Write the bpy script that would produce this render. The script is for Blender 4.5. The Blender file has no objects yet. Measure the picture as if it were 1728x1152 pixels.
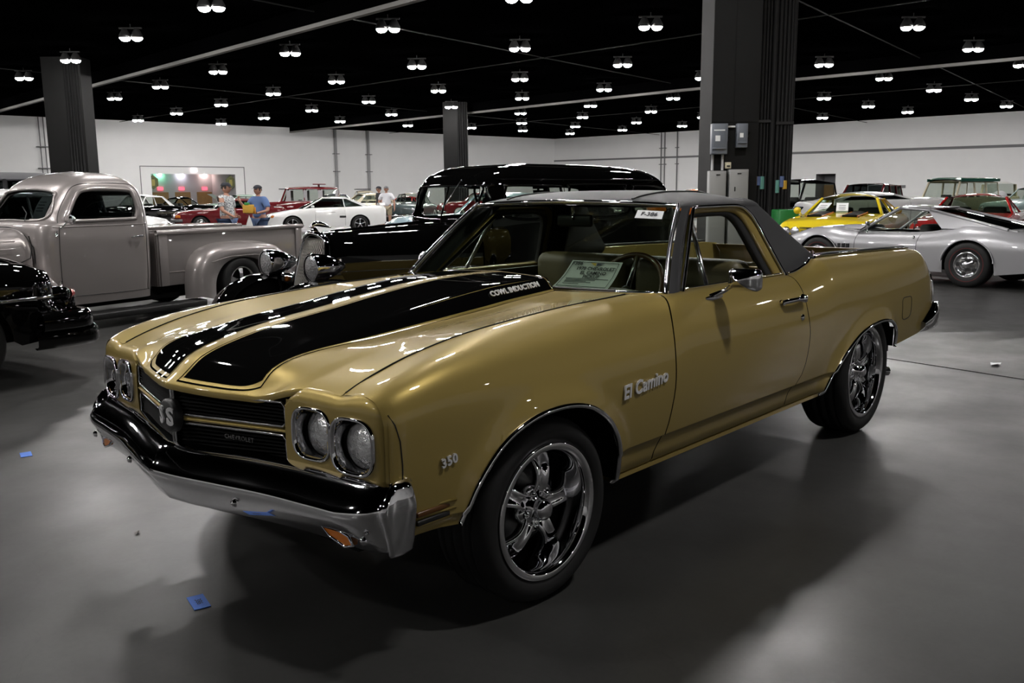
import bpy, bmesh, math, random
import numpy as np
from mathutils import Vector, Matrix

SC = bpy.context.scene
COL = SC.collection
random.seed(7)
rng = np.random.default_rng(7)
D2R = math.pi / 180

# ---------------------------------------------------------------- camera
CAM = np.array([2.2601, 2.8025, 1.4171])
YAW, PITCH, ROLL, FPX = -137.955 * D2R, -9.4675 * D2R, 0.4831 * D2R, 1486.98

def cam_axes():
    d = np.array([math.cos(YAW) * math.cos(PITCH), math.sin(YAW) * math.cos(PITCH), math.sin(PITCH)])
    r = np.cross(d, [0, 0, 1.0]); r /= np.linalg.norm(r)
    dn = np.cross(d, r)
    c, s = math.cos(ROLL), math.sin(ROLL)
    return c * r + s * dn, -s * r + c * dn, d
_r, _dn, _d = cam_axes()
camd = bpy.data.cameras.new('camera')
camd.sensor_width = 36.0
camd.lens = FPX * 36.0 / 1728.0
camd.clip_start = 0.05; camd.clip_end = 400
cam = bpy.data.objects.new('camera', camd)
COL.objects.link(cam)
_m = Matrix((( _r[0], -_dn[0], -_d[0], CAM[0]), (_r[1], -_dn[1], -_d[1], CAM[1]), (_r[2], -_dn[2], -_d[2], CAM[2]), (0, 0, 0, 1)))
cam.matrix_world = _m
SC.camera = cam

# ---------------------------------------------------------------- world, exposure
w = bpy.data.worlds.new('world'); SC.world = w; w.use_nodes = True
w.node_tree.nodes['Background'].inputs[0].default_value = (0.02, 0.02, 0.022, 1)
w.node_tree.nodes['Background'].inputs[1].default_value = 0.05
SC.view_settings.view_transform = 'Standard'
SC.view_settings.look = 'None'
SC.view_settings.gamma = 1.0
SC.view_settings.use_curve_mapping = False
SC.view_settings.exposure = 0.35
LAMP_STRENGTH = 255.0
LAMP_COLOR = (1.0, 0.97, 0.95, 1)
try:
    SC.cycles.use_denoising = True
    SC.cycles.max_bounces = 10
    SC.cycles.transparent_max_bounces = 16
    SC.cycles.sample_clamp_indirect = 6.0
    SC.cycles.caustics_reflective = False
    SC.cycles.caustics_refractive = False
except Exception:
    pass

# ---------------------------------------------------------------- materials
MATS = {}
def mat(name, col, metal=0.0, rough=0.5, coat=0.0, spec=0.5, emit=None, es=0.0, noise=0.0, nscale=20.0, bump=0.0, bscale=60.0, flake=0.0, coat_rough=0.03):
    if name in MATS: return MATS[name]
    m = bpy.data.materials.new(name); m.use_nodes = True
    nt = m.node_tree; b = nt.nodes['Principled BSDF']
    b.inputs['Base Color'].default_value = (*col, 1)
    b.inputs['Metallic'].default_value = metal
    b.inputs['Roughness'].default_value = rough
    b.inputs['Coat Weight'].default_value = coat
    b.inputs['Coat Roughness'].default_value = coat_rough
    b.inputs['Specular IOR Level'].default_value = spec
    if emit:
        b.inputs['Emission Color'].default_value = (*emit, 1); b.inputs['Emission Strength'].default_value = es
    tc = nt.nodes.new('ShaderNodeTexCoord')
    if noise > 0:
        n = nt.nodes.new('ShaderNodeTexNoise'); n.inputs['Scale'].default_value = nscale; n.inputs['Detail'].default_value = 5
        r = nt.nodes.new('ShaderNodeMix'); r.data_type = 'RGBA'
        r.inputs[6].default_value = (*[c * (1 - noise) for c in col], 1)
        r.inputs[7].default_value = (*[min(1, c * (1 + noise)) for c in col], 1)
        nt.links.new(tc.outputs['Object'], n.inputs['Vector']); nt.links.new(n.outputs['Fac'], r.inputs[0]); nt.links.new(r.outputs[2], b.inputs['Base Color'])
    if bump > 0:
        n2 = nt.nodes.new('ShaderNodeTexNoise'); n2.inputs['Scale'].default_value = bscale; n2.inputs['Detail'].default_value = 4
        bp = nt.nodes.new('ShaderNodeBump'); bp.inputs['Strength'].default_value = bump; bp.inputs['Distance'].default_value = 0.01
        nt.links.new(tc.outputs['Object'], n2.inputs['Vector']); nt.links.new(n2.outputs['Fac'], bp.inputs['Height']); nt.links.new(bp.outputs['Normal'], b.inputs['Normal'])
    MATS[name] = m
    return m
def paint(name, col, metal=0.0, rough=0.35):
    return mat(name, col, metal=metal, rough=rough, coat=1.0, spec=0.1, noise=0.04, nscale=900.0, coat_rough=0.02)
def glass(name, tint=(0.7, 0.75, 0.7), refl=1.0):
    if name in MATS: return MATS[name]
    m = bpy.data.materials.new(name); m.use_nodes = True
    nt = m.node_tree; nt.nodes.clear()
    o = nt.nodes.new('ShaderNodeOutputMaterial'); t = nt.nodes.new('ShaderNodeBsdfTransparent'); g = nt.nodes.new('ShaderNodeBsdfGlossy')
    mx = nt.nodes.new('ShaderNodeMixShader'); lw = nt.nodes.new('ShaderNodeLayerWeight'); lw.inputs['Blend'].default_value = 0.5; pw_ = nt.nodes.new('ShaderNodeMath'); pw_.operation = 'POWER'; pw_.inputs[1].default_value = 5.0; fr = nt.nodes.new('ShaderNodeMath'); fr.operation = 'MULTIPLY_ADD'; fr.inputs[1].default_value = 0.92; fr.inputs[2].default_value = 0.07
    nt.links.new(lw.outputs['Facing'], pw_.inputs[0]); nt.links.new(pw_.outputs[0], fr.inputs[0])
    t.inputs['Color'].default_value = (*tint, 1); g.inputs['Roughness'].default_value = 0.0
    g.inputs['Color'].default_value = (refl, refl, refl, 1)
    nt.links.new(fr.outputs[0], mx.inputs[0]); nt.links.new(t.outputs[0], mx.inputs[1]); nt.links.new(g.outputs[0], mx.inputs[2]); nt.links.new(mx.outputs[0], o.inputs[0])
    MATS[name] = m
    return m

CHROME = mat('chrome', (0.80, 0.80, 0.82), metal=1.0, rough=0.04)
CHROME_D = mat('brushed_chrome', (0.55, 0.55, 0.56), metal=1.0, rough=0.16)
BLACK = mat('black_plastic', (0.008, 0.008, 0.008), rough=0.5)
BLACKM = mat('matte_black', (0.006, 0.006, 0.006), rough=0.85, spec=0.2)
RUBBER = mat('tire_rubber', (0.011, 0.011, 0.011), rough=0.62, spec=0.35, noise=0.2, nscale=40)
GLASS = glass('clear_glass', (0.80, 0.84, 0.80))
GLASS_DARK = glass('smoked_glass', (0.16, 0.18, 0.18))
GLASS_GREEN = glass('green_tint_glass', (0.50, 0.56, 0.48))
WHITE_PAPER = mat('white_paper', (0.78, 0.80, 0.80), rough=0.8)
INK = mat('print_ink', (0.05, 0.05, 0.06), rough=0.8)
AMBER = mat('amber_lens', (0.55, 0.16, 0.015), rough=0.15, coat=0.5)
REDLENS = mat('red_lens', (0.35, 0.01, 0.01), rough=0.15, coat=0.5)
INTERIOR = mat('dark_interior', (0.02, 0.02, 0.02), rough=0.7)

# ---------------------------------------------------------------- mesh helpers
def link(name, me, m=None, parent=None, smooth=True):
    o = bpy.data.objects.new(name, me); COL.objects.link(o)
    if m is not None:
        for k in (m if isinstance(m, (list, tuple)) else [m]): me.materials.append(k)
    if smooth and len(me.polygons):
        me.polygons.foreach_set('use_smooth', np.ones(len(me.polygons), dtype=bool))
    if parent is not None: o.parent = parent
    return o
def raw(name, V, F, m=None, parent=None, smooth=True):
    me = bpy.data.meshes.new(name)
    me.from_pydata([tuple(map(float, v)) for v in V], [], [tuple(map(int, f)) for f in F]); me.update()
    return link(name, me, m, parent, smooth)
def grid_data(P, cu=False, cv=False):
    P = np.asarray(P, float); nu, nv = P.shape[:2]
    V = P.reshape(-1, 3); F = []
    for i in range(nu - (0 if cu else 1)):
        for j in range(nv - (0 if cv else 1)):
            a = i * nv + j; b = ((i + 1) % nu) * nv + j; c = ((i + 1) % nu) * nv + (j + 1) % nv; d = i * nv + (j + 1) % nv
            q = []
            for k in (a, b, c, d):
                if not any(np.sum((V[k] - V[z]) ** 2) < 1e-12 for z in q): q.append(k)
            if len(q) >= 3: F.append(q)
    return V, F
def join(parts):
    Vs, Fs, n = [], [], 0
    for V, F in parts:
        Vs.append(np.asarray(V, float).reshape(-1, 3)); Fs += [[k + n for k in f] for f in F]; n += len(Vs[-1])
    return np.vstack(Vs), Fs
def grid(name, P, m=None, parent=None, smooth=True, cu=False, cv=False):
    V, F = grid_data(P, cu, cv)
    return raw(name, V, F, m, parent, smooth)
def box_data(x0, x1, y0, y1, z0, z1):
    V = [(x, y, z) for x in (x0, x1) for y in (y0, y1) for z in (z0, z1)]
    F = [(0, 1, 3, 2), (4, 6, 7, 5), (0, 4, 5, 1), (2, 3, 7, 6), (0, 2, 6, 4), (1, 5, 7, 3)]
    return np.array(V, float), [list(f) for f in F]
def box(name, x0, x1, y0, y1, z0, z1, m=None, parent=None, bev=0.0, seg=2):
    V, F = box_data(x0, x1, y0, y1, z0, z1)
    o = raw(name, V, F, m, parent, smooth=False)
    if bev > 0:
        bm = bmesh.new(); bm.from_mesh(o.data)
        bmesh.ops.bevel(bm, geom=bm.edges[:], offset=bev, segments=seg, profile=0.5, affect='EDGES')
        for f in bm.faces: f.smooth = True
        bm.to_mesh(o.data); bm.free()
    return o
def frames(path):
    P = np.asarray(path, float); n = len(P)
    T = np.gradient(P, axis=0); T /= np.linalg.norm(T, axis=1)[:, None] + 1e-12
    up = np.array([0, 0, 1.0])
    if abs(T[0] @ up) > 0.9: up = np.array([1.0, 0, 0])
    N = np.zeros_like(P); b = up - (up @ T[0]) * T[0]; N[0] = b / np.linalg.norm(b)
    for i in range(1, n):
        b = N[i - 1] - (N[i - 1] @ T[i]) * T[i]; N[i] = b / (np.linalg.norm(b) + 1e-12)
    return P, T, N, np.cross(T, N)
def tube_data(path, r, n=8, caps=True, closed=False, flat=1.0):
    P, T, N, B = frames(path)
    rr = np.broadcast_to(np.asarray(r, float), (len(P),))
    a = np.linspace(0, 2 * np.pi, n, endpoint=False)
    G = P[:, None] + rr[:, None, None] * (np.cos(a)[None, :, None] * N[:, None] + flat * np.sin(a)[None, :, None] * B[:, None])
    V, F = grid_data(G, closed, True)
    if caps and not closed:
        F.append(list(range(n))[::-1]); F.append([(len(P) - 1) * n + k for k in range(n)])
    return V, F
def tube(name, path, r, m=None, parent=None, n=8, closed=False, flat=1.0):
    V, F = tube_data(path, r, n, True, closed, flat)
    return raw(name, V, F, m, parent)
def lathe_data(prof, n=48, axis='y', c=(0, 0, 0)):
    # prof: (radius, offset along axis)
    prof = np.asarray(prof, float); a = np.linspace(0, 2 * np.pi, n, endpoint=False)
    G = np.zeros((n, len(prof), 3)); ca, sa = np.cos(a)[:, None], np.sin(a)[:, None]
    i = 'xyz'.index(axis); j, k = (i + 1) % 3, (i + 2) % 3
    G[..., i] = prof[None, :, 1]; G[..., j] = prof[None, :, 0] * ca; G[..., k] = prof[None, :, 0] * sa
    return grid_data(G + np.asarray(c, float), True, False)
def lathe(name, prof, m=None, parent=None, n=48, axis='y', c=(0, 0, 0)):
    V, F = lathe_data(prof, n, axis, c)
    return raw(name, V, F, m, parent)
def spline(pts, n, closed=False):
    P = np.asarray(pts, float); k = len(P)
    if closed: P = np.vstack([P[-1], P, P[0], P[1]])
    else: P = np.vstack([2 * P[0] - P[1], P, 2 * P[-1] - P[-2]])
    seg = k if closed else k - 1
    t = np.linspace(0, seg, n, endpoint=not closed); i = np.minimum(t.astype(int), seg - 1); f = (t - i)[:, None]
    a, b, c, d = P[i], P[i + 1], P[i + 2], P[i + 3]
    return 0.5 * (2 * b + (c - a) * f + (2 * a - 5 * b + 4 * c - d) * f ** 2 + (3 * b - a - 3 * c + d) * f ** 3)
def pchip(xs, ys):
    o = np.argsort(xs); x = np.asarray(xs, float)[o]; y = np.asarray(ys, float)[o]
    h = np.diff(x); dl = np.diff(y) / h; d = np.zeros_like(y)
    if len(x) > 2:
        for i in range(1, len(x) - 1):
            if dl[i - 1] * dl[i] > 0:
                w1, w2 = 2 * h[i] + h[i - 1], h[i] + 2 * h[i - 1]; d[i] = (w1 + w2) / (w1 / dl[i - 1] + w2 / dl[i])
    d[0], d[-1] = dl[0], dl[-1]
    def f(q):
        q = np.clip(np.asarray(q, float), x[0], x[-1]); i = np.clip(np.searchsorted(x, q) - 1, 0, len(x) - 2)
        t = (q - x[i]) / h[i]
        return (1 + 2 * t) * (1 - t) ** 2 * y[i] + t * (1 - t) ** 2 * h[i] * d[i] + t * t * (3 - 2 * t) * y[i + 1] + t * t * (t - 1) * h[i] * d[i + 1]
    return f
def tab(pairs): return pchip([p[0] for p in pairs], [p[1] for p in pairs])
def lin(pairs):
    p = sorted(pairs); xs = [a for a, b in p]; ys = [b for a, b in p]
    return lambda q: np.interp(q, xs, ys)
def prism(name, outline, d0, d1, axis, m=None, parent=None, bev=0.0):
    # outline: 2D points in the plane normal to axis; x-axis -> (y,z), y-axis -> (x,z), z-axis -> (x,y)
    i = 'xyz'.index(axis); k = [q for q in range(3) if q != i]; n = len(outline); V = np.zeros((2 * n, 3))
    for s, dd in ((0, d0), (1, d1)):
        V[s * n:(s + 1) * n, i] = dd; V[s * n:(s + 1) * n, k[0]] = [p[0] for p in outline]; V[s * n:(s + 1) * n, k[1]] = [p[1] for p in outline]
    F = [list(range(n))[::-1], list(range(n, 2 * n))] + [[q, (q + 1) % n, n + (q + 1) % n, n + q] for q in range(n)]
    o = raw(name, V, F, m, parent, smooth=False)
    bm = bmesh.new(); bm.from_mesh(o.data); bmesh.ops.recalc_face_normals(bm, faces=bm.faces[:])
    if bev > 0:
        bmesh.ops.bevel(bm, geom=bm.edges[:], offset=bev, segments=2, profile=0.5, affect='EDGES')
        for f in bm.faces: f.smooth = True
    bm.to_mesh(o.data); bm.free()
    return o
def rrect(w, h, r, n=6, cx=0, cy=0):
    out = []
    for sx, sy, a0 in ((1, 1, 0), (-1, 1, 90), (-1, -1, 180), (1, -1, 270)):
        for k in range(n + 1):
            a = (a0 + 90 * k / n) * D2R
            out.append((cx + sx * (w / 2 - r) + r * math.cos(a), cy + sy * (h / 2 - r) + r * math.sin(a)))
    return out
def text(name, s, size, m, parent, origin, xdir, ydir, depth=0.001, shear=0.0, align='CENTER', space=1.0, bold=0.0):
    cu = bpy.data.curves.new(name, 'FONT'); cu.body = s; cu.size = size; cu.extrude = depth; cu.shear = shear; cu.align_x = align; cu.align_y = 'CENTER'
    cu.space_character = space; cu.offset = bold; cu.resolution_u = 3
    o = bpy.data.objects.new(name, cu); COL.objects.link(o)
    dg = bpy.context.evaluated_depsgraph_get(); me = bpy.data.meshes.new_from_object(o.evaluated_get(dg))
    bpy.data.objects.remove(o); bpy.data.curves.remove(cu)
    x = np.asarray(xdir, float); x /= np.linalg.norm(x); y = np.asarray(ydir, float); y = y - (y @ x) * x; y /= np.linalg.norm(y); z = np.cross(x, y)
    M = Matrix(((x[0], y[0], z[0], origin[0]), (x[1], y[1], z[1], origin[1]), (x[2], y[2], z[2], origin[2]), (0, 0, 0, 1)))
    me.transform(M); me.materials.clear()
    return link(name, me, m, parent, smooth=False)
def thing(name, label, cat, loc=(0, 0, 0), rz=0.0, group=None):
    o = bpy.data.objects.new(name, None); COL.objects.link(o); o.location = loc; o.rotation_euler = (0, 0, rz); o.empty_display_size = 0.2
    return tag(o, label, cat, group)
def tag(o, label, cat, group=None):
    o['label'] = label; o['category'] = cat
    if group: o['group'] = group
    return o
def struct(o):
    o['kind'] = 'structure'; return o
def dup(o, parent=None):
    c = o.copy(); COL.objects.link(c); c.parent = parent
    for ch in list(o.children): dup(ch, c)
    return c
def mirror_y(o, name=None, parent=None):
    me = o.data.copy(); me.transform(Matrix.Scale(-1, 4, (0, 1, 0))); me.flip_normals()
    c = bpy.data.objects.new(name or o.name.split('.')[0], me); COL.objects.link(c); c.parent = parent if parent is not None else o.parent
    return c
# ================================================================ the hall
def floor_material():
    m = bpy.data.materials.new('polished_concrete'); m.use_nodes = True; nt = m.node_tree; b = nt.nodes['Principled BSDF']
    tc = nt.nodes.new('ShaderNodeTexCoord')
    def noise(s, d=6, r=0.6):
        n = nt.nodes.new('ShaderNodeTexNoise'); n.inputs['Scale'].default_value = s; n.inputs['Detail'].default_value = d; n.inputs['Roughness'].default_value = r
        nt.links.new(tc.outputs['Object'], n.inputs['Vector']); return n.outputs['Fac']
    def mr(src, a, bb, c, d):
        n = nt.nodes.new('ShaderNodeMapRange'); n.inputs[1].default_value = a; n.inputs[2].default_value = bb; n.inputs[3].default_value = c; n.inputs[4].default_value = d
        nt.links.new(src, n.inputs[0]); return n.outputs[0]
    def mul(a, c):
        n = nt.nodes.new('ShaderNodeMath'); n.operation = 'MULTIPLY'; nt.links.new(a, n.inputs[0]); nt.links.new(c, n.inputs[1]); return n.outputs[0]
    big = mr(noise(0.5), 0.3, 0.7, 0.80, 1.15); mid = mr(noise(3.0), 0.3, 0.7, 0.85, 1.12); fine = mr(noise(45.0, 3), 0.3, 0.75, 0.92, 1.08)
    v = nt.nodes.new('ShaderNodeTexVoronoi'); v.feature = 'DISTANCE_TO_EDGE'; v.inputs['Scale'].default_value = 0.55; v.inputs['Randomness'].default_value = 1.0
    wv = nt.nodes.new('ShaderNodeTexNoise'); wv.inputs['Scale'].default_value = 2.5; wv.inputs['Detail'].default_value = 6
    mixv = nt.nodes.new('ShaderNodeMix'); mixv.data_type = 'VECTOR'; mixv.inputs[0].default_value = 0.22
    nt.links.new(tc.outputs['Object'], wv.inputs['Vector']); nt.links.new(tc.outputs['Object'], mixv.inputs[4]); nt.links.new(wv.outputs['Color'], mixv.inputs[5]); nt.links.new(mixv.outputs[1], v.inputs['Vector'])
    crack = mr(v.outputs['Distance'], 0.0, 0.0012, 0.86, 1.0)
    f = mul(mul(big, mid), mul(fine, crack))
    col = nt.nodes.new('ShaderNodeMix'); col.data_type = 'RGBA'; col.blend_type = 'MULTIPLY'; col.inputs[0].default_value = 1.0
    col.inputs[6].default_value = (0.043, 0.0425, 0.041, 1)
    cc = nt.nodes.new('ShaderNodeCombineColor')
    for k in range(3): nt.links.new(f, cc.inputs[k])
    nt.links.new(cc.outputs[0], col.inputs[7]); nt.links.new(col.outputs[2], b.inputs['Base Color'])
    nt.links.new(mr(noise(1.3), 0.3, 0.7, 0.28, 0.46), b.inputs['Roughness'])
    b.inputs['Specular IOR Level'].default_value = 0.36
    bp = nt.nodes.new('ShaderNodeBump'); bp.inputs['Strength'].default_value = 0.04; bp.inputs['Distance'].default_value = 0.006
    nt.links.new(noise(5.0), bp.inputs['Height']); nt.links.new(bp.outputs['Normal'], b.inputs['Normal'])
    return m
FLOOR = floor_material()
X0, X1, Y0, Y1 = -100.0, 34.0, -92.0, 40.0
struct(raw('floor', [(X0, Y0, 0), (X1, Y0, 0), (X1, Y1, 0), (X0, Y1, 0)], [(0, 1, 2, 3)], FLOOR, smooth=False))
CEIL = mat('black_ceiling', (0.0010, 0.0010, 0.0011), rough=0.95, spec=0.0, noise=0.5, nscale=0.6)
CEILH = 9.0
struct(raw('ceiling', [(X0, Y0, CEILH), (X1, Y0, CEILH), (X1, Y1, CEILH), (X0, Y1, CEILH)], [(3, 2, 1, 0)], CEIL, smooth=False))
WALL = mat('white_wall', (0.86, 0.86, 0.855), rough=0.75, noise=0.03, nscale=0.8)
CORNER = np.array([-95.3, -76.9])
LEFT_END = np.array([34.0, -98.0]); RIGHT_END = np.array([-97.5, 40.0])
# left wall with the alcove opening: built from strips between the ends
def wall_strip(a, b, z0, z1):
    return np.array([(a[0], a[1], z0), (b[0], b[1], z0), (b[0], b[1], z1), (a[0], a[1], z1)]), [[0, 1, 2, 3]]
def lw(t): return LEFT_END + (CORNER - LEFT_END) * t
LDIR = (CORNER - LEFT_END) / np.linalg.norm(CORNER - LEFT_END); LNOR = np.array([LDIR[1], -LDIR[0]])
if LNOR @ (np.array([0, 0]) - CORNER) < 0: LNOR = -LNOR
def ray_px(u, v):
    a = np.array([(u - 864) / FPX, (v - 576) / FPX, 1.0]); return a[0] * _r + a[1] * _dn + a[2] * _d
def wall_hit(u, v, P=None, n=None):
    P = CORNER if P is None else P; n = LNOR if n is None else n
    d = ray_px(u, v); t = (n @ (P - CAM[:2])) / (n @ d[:2]); return CAM + t * d
def lpos(p): return float((p[:2] - LEFT_END) @ LDIR)
LLEN = float(np.linalg.norm(CORNER - LEFT_END))
oa, ob = lpos(wall_hit(255, 300)), lpos(wall_hit(397, 300)); OZ = 3.8
def lp(s): return LEFT_END + LDIR * s
struct(raw('wall_left', *join([wall_strip(lp(0), lp(oa), 0, CEILH), wall_strip(lp(ob), lp(LLEN), 0, CEILH), wall_strip(lp(oa), lp(ob), OZ, CEILH)]), WALL, smooth=False))
RDIR = (RIGHT_END - CORNER) / np.linalg.norm(RIGHT_END - CORNER); RNOR = np.array([RDIR[1], -RDIR[0]])
if RNOR @ (-CORNER) < 0: RNOR = -RNOR
def rp(s): return CORNER + RDIR * s
RLEN = float(np.linalg.norm(RIGHT_END - CORNER))
def rpos(p): return float((p[:2] - CORNER) @ RDIR)
ra, rb = rpos(wall_hit(1377, 300, CORNER, RNOR)), rpos(wall_hit(1410, 300, CORNER, RNOR)); RZ = 3.4
struct(raw('wall_right', *join([wall_strip(rp(0), rp(ra), 0, CEILH), wall_strip(rp(rb), rp(RLEN), 0, CEILH), wall_strip(rp(ra), rp(rb), RZ, CEILH)]), WALL, smooth=False))
struct(raw('wall_front', *wall_strip((X0, Y1), (X1, Y1), 0, CEILH), WALL, smooth=False))
struct(raw('wall_side', *wall_strip((X1 - 0.2, Y0 - 8), (X1 - 0.2, Y1), 0, CEILH), WALL, smooth=False))
GREYT = mat('grey_trim', (0.18, 0.18, 0.185), rough=0.6)
def on_wall(name, P0, dirv, nor, s0, s1, z0, z1, th, m, parent=None, off=0.0, z0b=None, z1b=None):
    z0b = z0 if z0b is None else z0b; z1b = z1 if z1b is None else z1b
    a = P0 + dirv * s0 + nor * off; b = P0 + dirv * s1 + nor * off; c = b + nor * th; d = a + nor * th
    V = [(a[0], a[1], z0), (b[0], b[1], z0b), (c[0], c[1], z0b), (d[0], d[1], z0), (a[0], a[1], z1), (b[0], b[1], z1b), (c[0], c[1], z1b), (d[0], d[1], z1)]
    return raw(name, V, [(3, 2, 1, 0), (4, 5, 6, 7), (0, 1, 5, 4), (1, 2, 6, 5), (2, 3, 7, 6), (3, 0, 4, 7)], m, parent, smooth=False)
struct(on_wall('trim_1', CORNER, RDIR, RNOR, 0.0, RLEN, 5.88, 6.08, 0.08, GREYT, z0b=5.25, z1b=5.60))
# alcove behind the left wall
AD = 7.0
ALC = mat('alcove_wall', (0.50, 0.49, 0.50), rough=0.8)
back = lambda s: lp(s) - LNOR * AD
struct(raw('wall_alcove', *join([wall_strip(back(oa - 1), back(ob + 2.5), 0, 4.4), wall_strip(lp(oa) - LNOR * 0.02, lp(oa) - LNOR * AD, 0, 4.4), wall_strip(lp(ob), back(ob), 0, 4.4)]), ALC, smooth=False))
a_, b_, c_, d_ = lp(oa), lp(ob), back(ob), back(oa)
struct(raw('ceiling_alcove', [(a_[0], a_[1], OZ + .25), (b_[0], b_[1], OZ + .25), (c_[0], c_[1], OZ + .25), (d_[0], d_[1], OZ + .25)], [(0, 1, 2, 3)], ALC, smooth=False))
struct(raw('floor_alcove', [(a_[0], a_[1], .004), (b_[0], b_[1], .004), (c_[0], c_[1], .004), (d_[0], d_[1], .004)], [(0, 1, 2, 3)], FLOOR, smooth=False))
struct(on_wall('trim_2', LEFT_END, LDIR, LNOR, oa - 1.0, ob + 1.0, 4.52, 4.60, 0.05, GREYT))
struct(on_wall('trim_3', LEFT_END, LDIR, LNOR, oa - 1.06, oa - 1.0, 0, 4.6, 0.05, GREYT))
struct(on_wall('trim_4', LEFT_END, LDIR, LNOR, ob + 1.0, ob + 1.06, 0, 4.6, 0.05, GREYT))
WOOD = mat('door_wood', (0.30, 0.17, 0.055), rough=0.5, noise=0.2, nscale=3)
EXITM = mat('exit_sign_red', (0.5, 0.02, 0.04), emit=(1.0, 0.08, 0.12), es=2.2)
SIGNW = mat('exit_sign_white', (0.9, 0.9, 0.9), emit=(1.0, 0.75, 0.8), es=1.6)
PB = CORNER - LNOR * AD
n_door = 0
for k, (u0, u1, us) in enumerate(((257, 284, 270), (295, 321, 306), (332, 357, 345))):
    s0, s1 = lpos(wall_hit(u0, 325, PB, LNOR)), lpos(wall_hit(u1, 325, PB, LNOR))
    n_door += 1
    d = struct(on_wall('door_%d' % n_door, LEFT_END, LDIR, LNOR, s0, s1, 0, 1.98, 0.08, WOOD, off=-AD + .01))
    for q in range(2):
        on_wall('door_panel', LEFT_END, LDIR, LNOR, s0 + (s1 - s0) * (.06 + .47 * q), s0 + (s1 - s0) * (.47 + .47 * q), .15, 1.9, 0.10, WOOD, d, off=-AD + .01)
    e = on_wall('exit_sign', LEFT_END, LDIR, LNOR, lpos(wall_hit(us, 317, PB, LNOR)) - .28, lpos(wall_hit(us, 317, PB, LNOR)) + .28, 2.20, 2.55, .1, EXITM, off=-AD + .02)
    tag(e, 'small red lit exit sign above the %s wooden door in the alcove' % ('green-lit', 'middle', 'pink-lit')[k], 'exit sign')
    # downlight above each door
    p = lp(lpos(wall_hit(us, 317, PB, LNOR))) - LNOR * (AD - .4)
    dl = lathe('downlight', [(0.001, 0.0), (.16, 0.0), (.18, .05), (.12, .16)], mat('downlight_%d' % k, (1, 1, 1), emit=((.35, 1, .62), (.9, .88, 1), (1, .74, .68))[k], es=42), None, n=16, axis='z', c=(p[0], p[1], OZ + .06))
    tag(dl, '%s downlight in the alcove ceiling' % ('green', 'white', 'pink')[k], 'ceiling light')
se = on_wall('exit_sign', LEFT_END, LDIR, LNOR, lpos(wall_hit(327, 287)) - .3, lpos(wall_hit(327, 287)) + .3, 4.0, 4.4, .12, SIGNW, off=.02)
tag(se, 'pale pink lit exit sign over the wide opening in the white wall', 'exit sign')
text('lettering', 'EXIT', .26, EXITM, se, (*(lp(lpos(wall_hit(327, 287))) + LNOR * .145), 4.19), (LDIR[0], LDIR[1], 0), (0, 0, 1), .005)
# diamond hanging signs at the opening
BANNER = mat('banner_green_gold', (0.10, 0.11, 0.035), rough=0.6, noise=0.5, nscale=4)
for u, lab in ((260, 'dark green hexagonal hanging sign at the edge of the alcove beside the green light'), (391, 'dark green hexagonal hanging sign at the edge of the alcove beside the pale corridor')):
    p = lp(lpos(wall_hit(u, 305))) - LNOR * .35
    t = thing('hanging_sign', lab, 'sign', (p[0], p[1], 2.95), math.atan2(LDIR[1], LDIR[0]))
    prism('panel', [(-.5, .35), (0, .75), (.5, .35), (.5, -.35), (0, -.7), (-.5, -.35)], -.06, .06, 'y', BANNER, t)
    prism('emblem', [(-.14, .3), (.14, .3), (.18, 0), (.14, -.35), (-.14, -.35), (-.18, 0)], .065 if LNOR @ np.array([-LDIR[1], LDIR[0]]) > 0 else -.075, .075 if LNOR @ np.array([-LDIR[1], LDIR[0]]) > 0 else -.065, 'y', mat('banner_gold', (.34, .30, .08), rough=.6), t)
    tube('hanger', [(0, 0, .6), (0, 0, 1.05)], .015, BLACK, t, 6)
# opening in the right wall: dark recess, wooden inner door
rb_ = lambda s: rp(s) - RNOR * 2.5
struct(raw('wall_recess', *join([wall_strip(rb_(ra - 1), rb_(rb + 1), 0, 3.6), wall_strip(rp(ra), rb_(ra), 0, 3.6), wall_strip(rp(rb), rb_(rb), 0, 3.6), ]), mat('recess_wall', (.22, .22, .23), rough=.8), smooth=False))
a_, b_, c_, d_ = rp(ra), rp(rb), rb_(rb), rb_(ra)
struct(raw('ceiling_recess', [(a_[0], a_[1], RZ + .1), (b_[0], b_[1], RZ + .1), (c_[0], c_[1], RZ + .1), (d_[0], d_[1], RZ + .1)], [(0, 1, 2, 3)], GREYT, smooth=False))
d = struct(on_wall('door_4', CORNER, RDIR, RNOR, ra + .05, ra + 1.15, 0, 2.2, .08, WOOD, off=-2.4))
on_wall('door_panel', CORNER, RDIR, RNOR, ra + .2, ra + 1.0, .2, 2.05, .1, WOOD, d, off=-2.4)
d = struct(on_wall('door_5', CORNER, RDIR, RNOR, ra + 1.25, rb - .05, 0, 2.2, .08, WOOD, off=-2.4))
on_wall('door_panel', CORNER, RDIR, RNOR, ra + 1.35, rb - .15, .2, 2.05, .1, WOOD, d, off=-2.4)
s0, s1 = rpos(wall_hit(1500, 318, CORNER, RNOR)), rpos(wall_hit(1528, 318, CORNER, RNOR))
tag(on_wall('wall_vent', CORNER, RDIR, RNOR, s0, s1, 1.75, 2.05, .1, GREYT), 'long grey louvre set low in the white wall behind the cars', 'vent')
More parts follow.
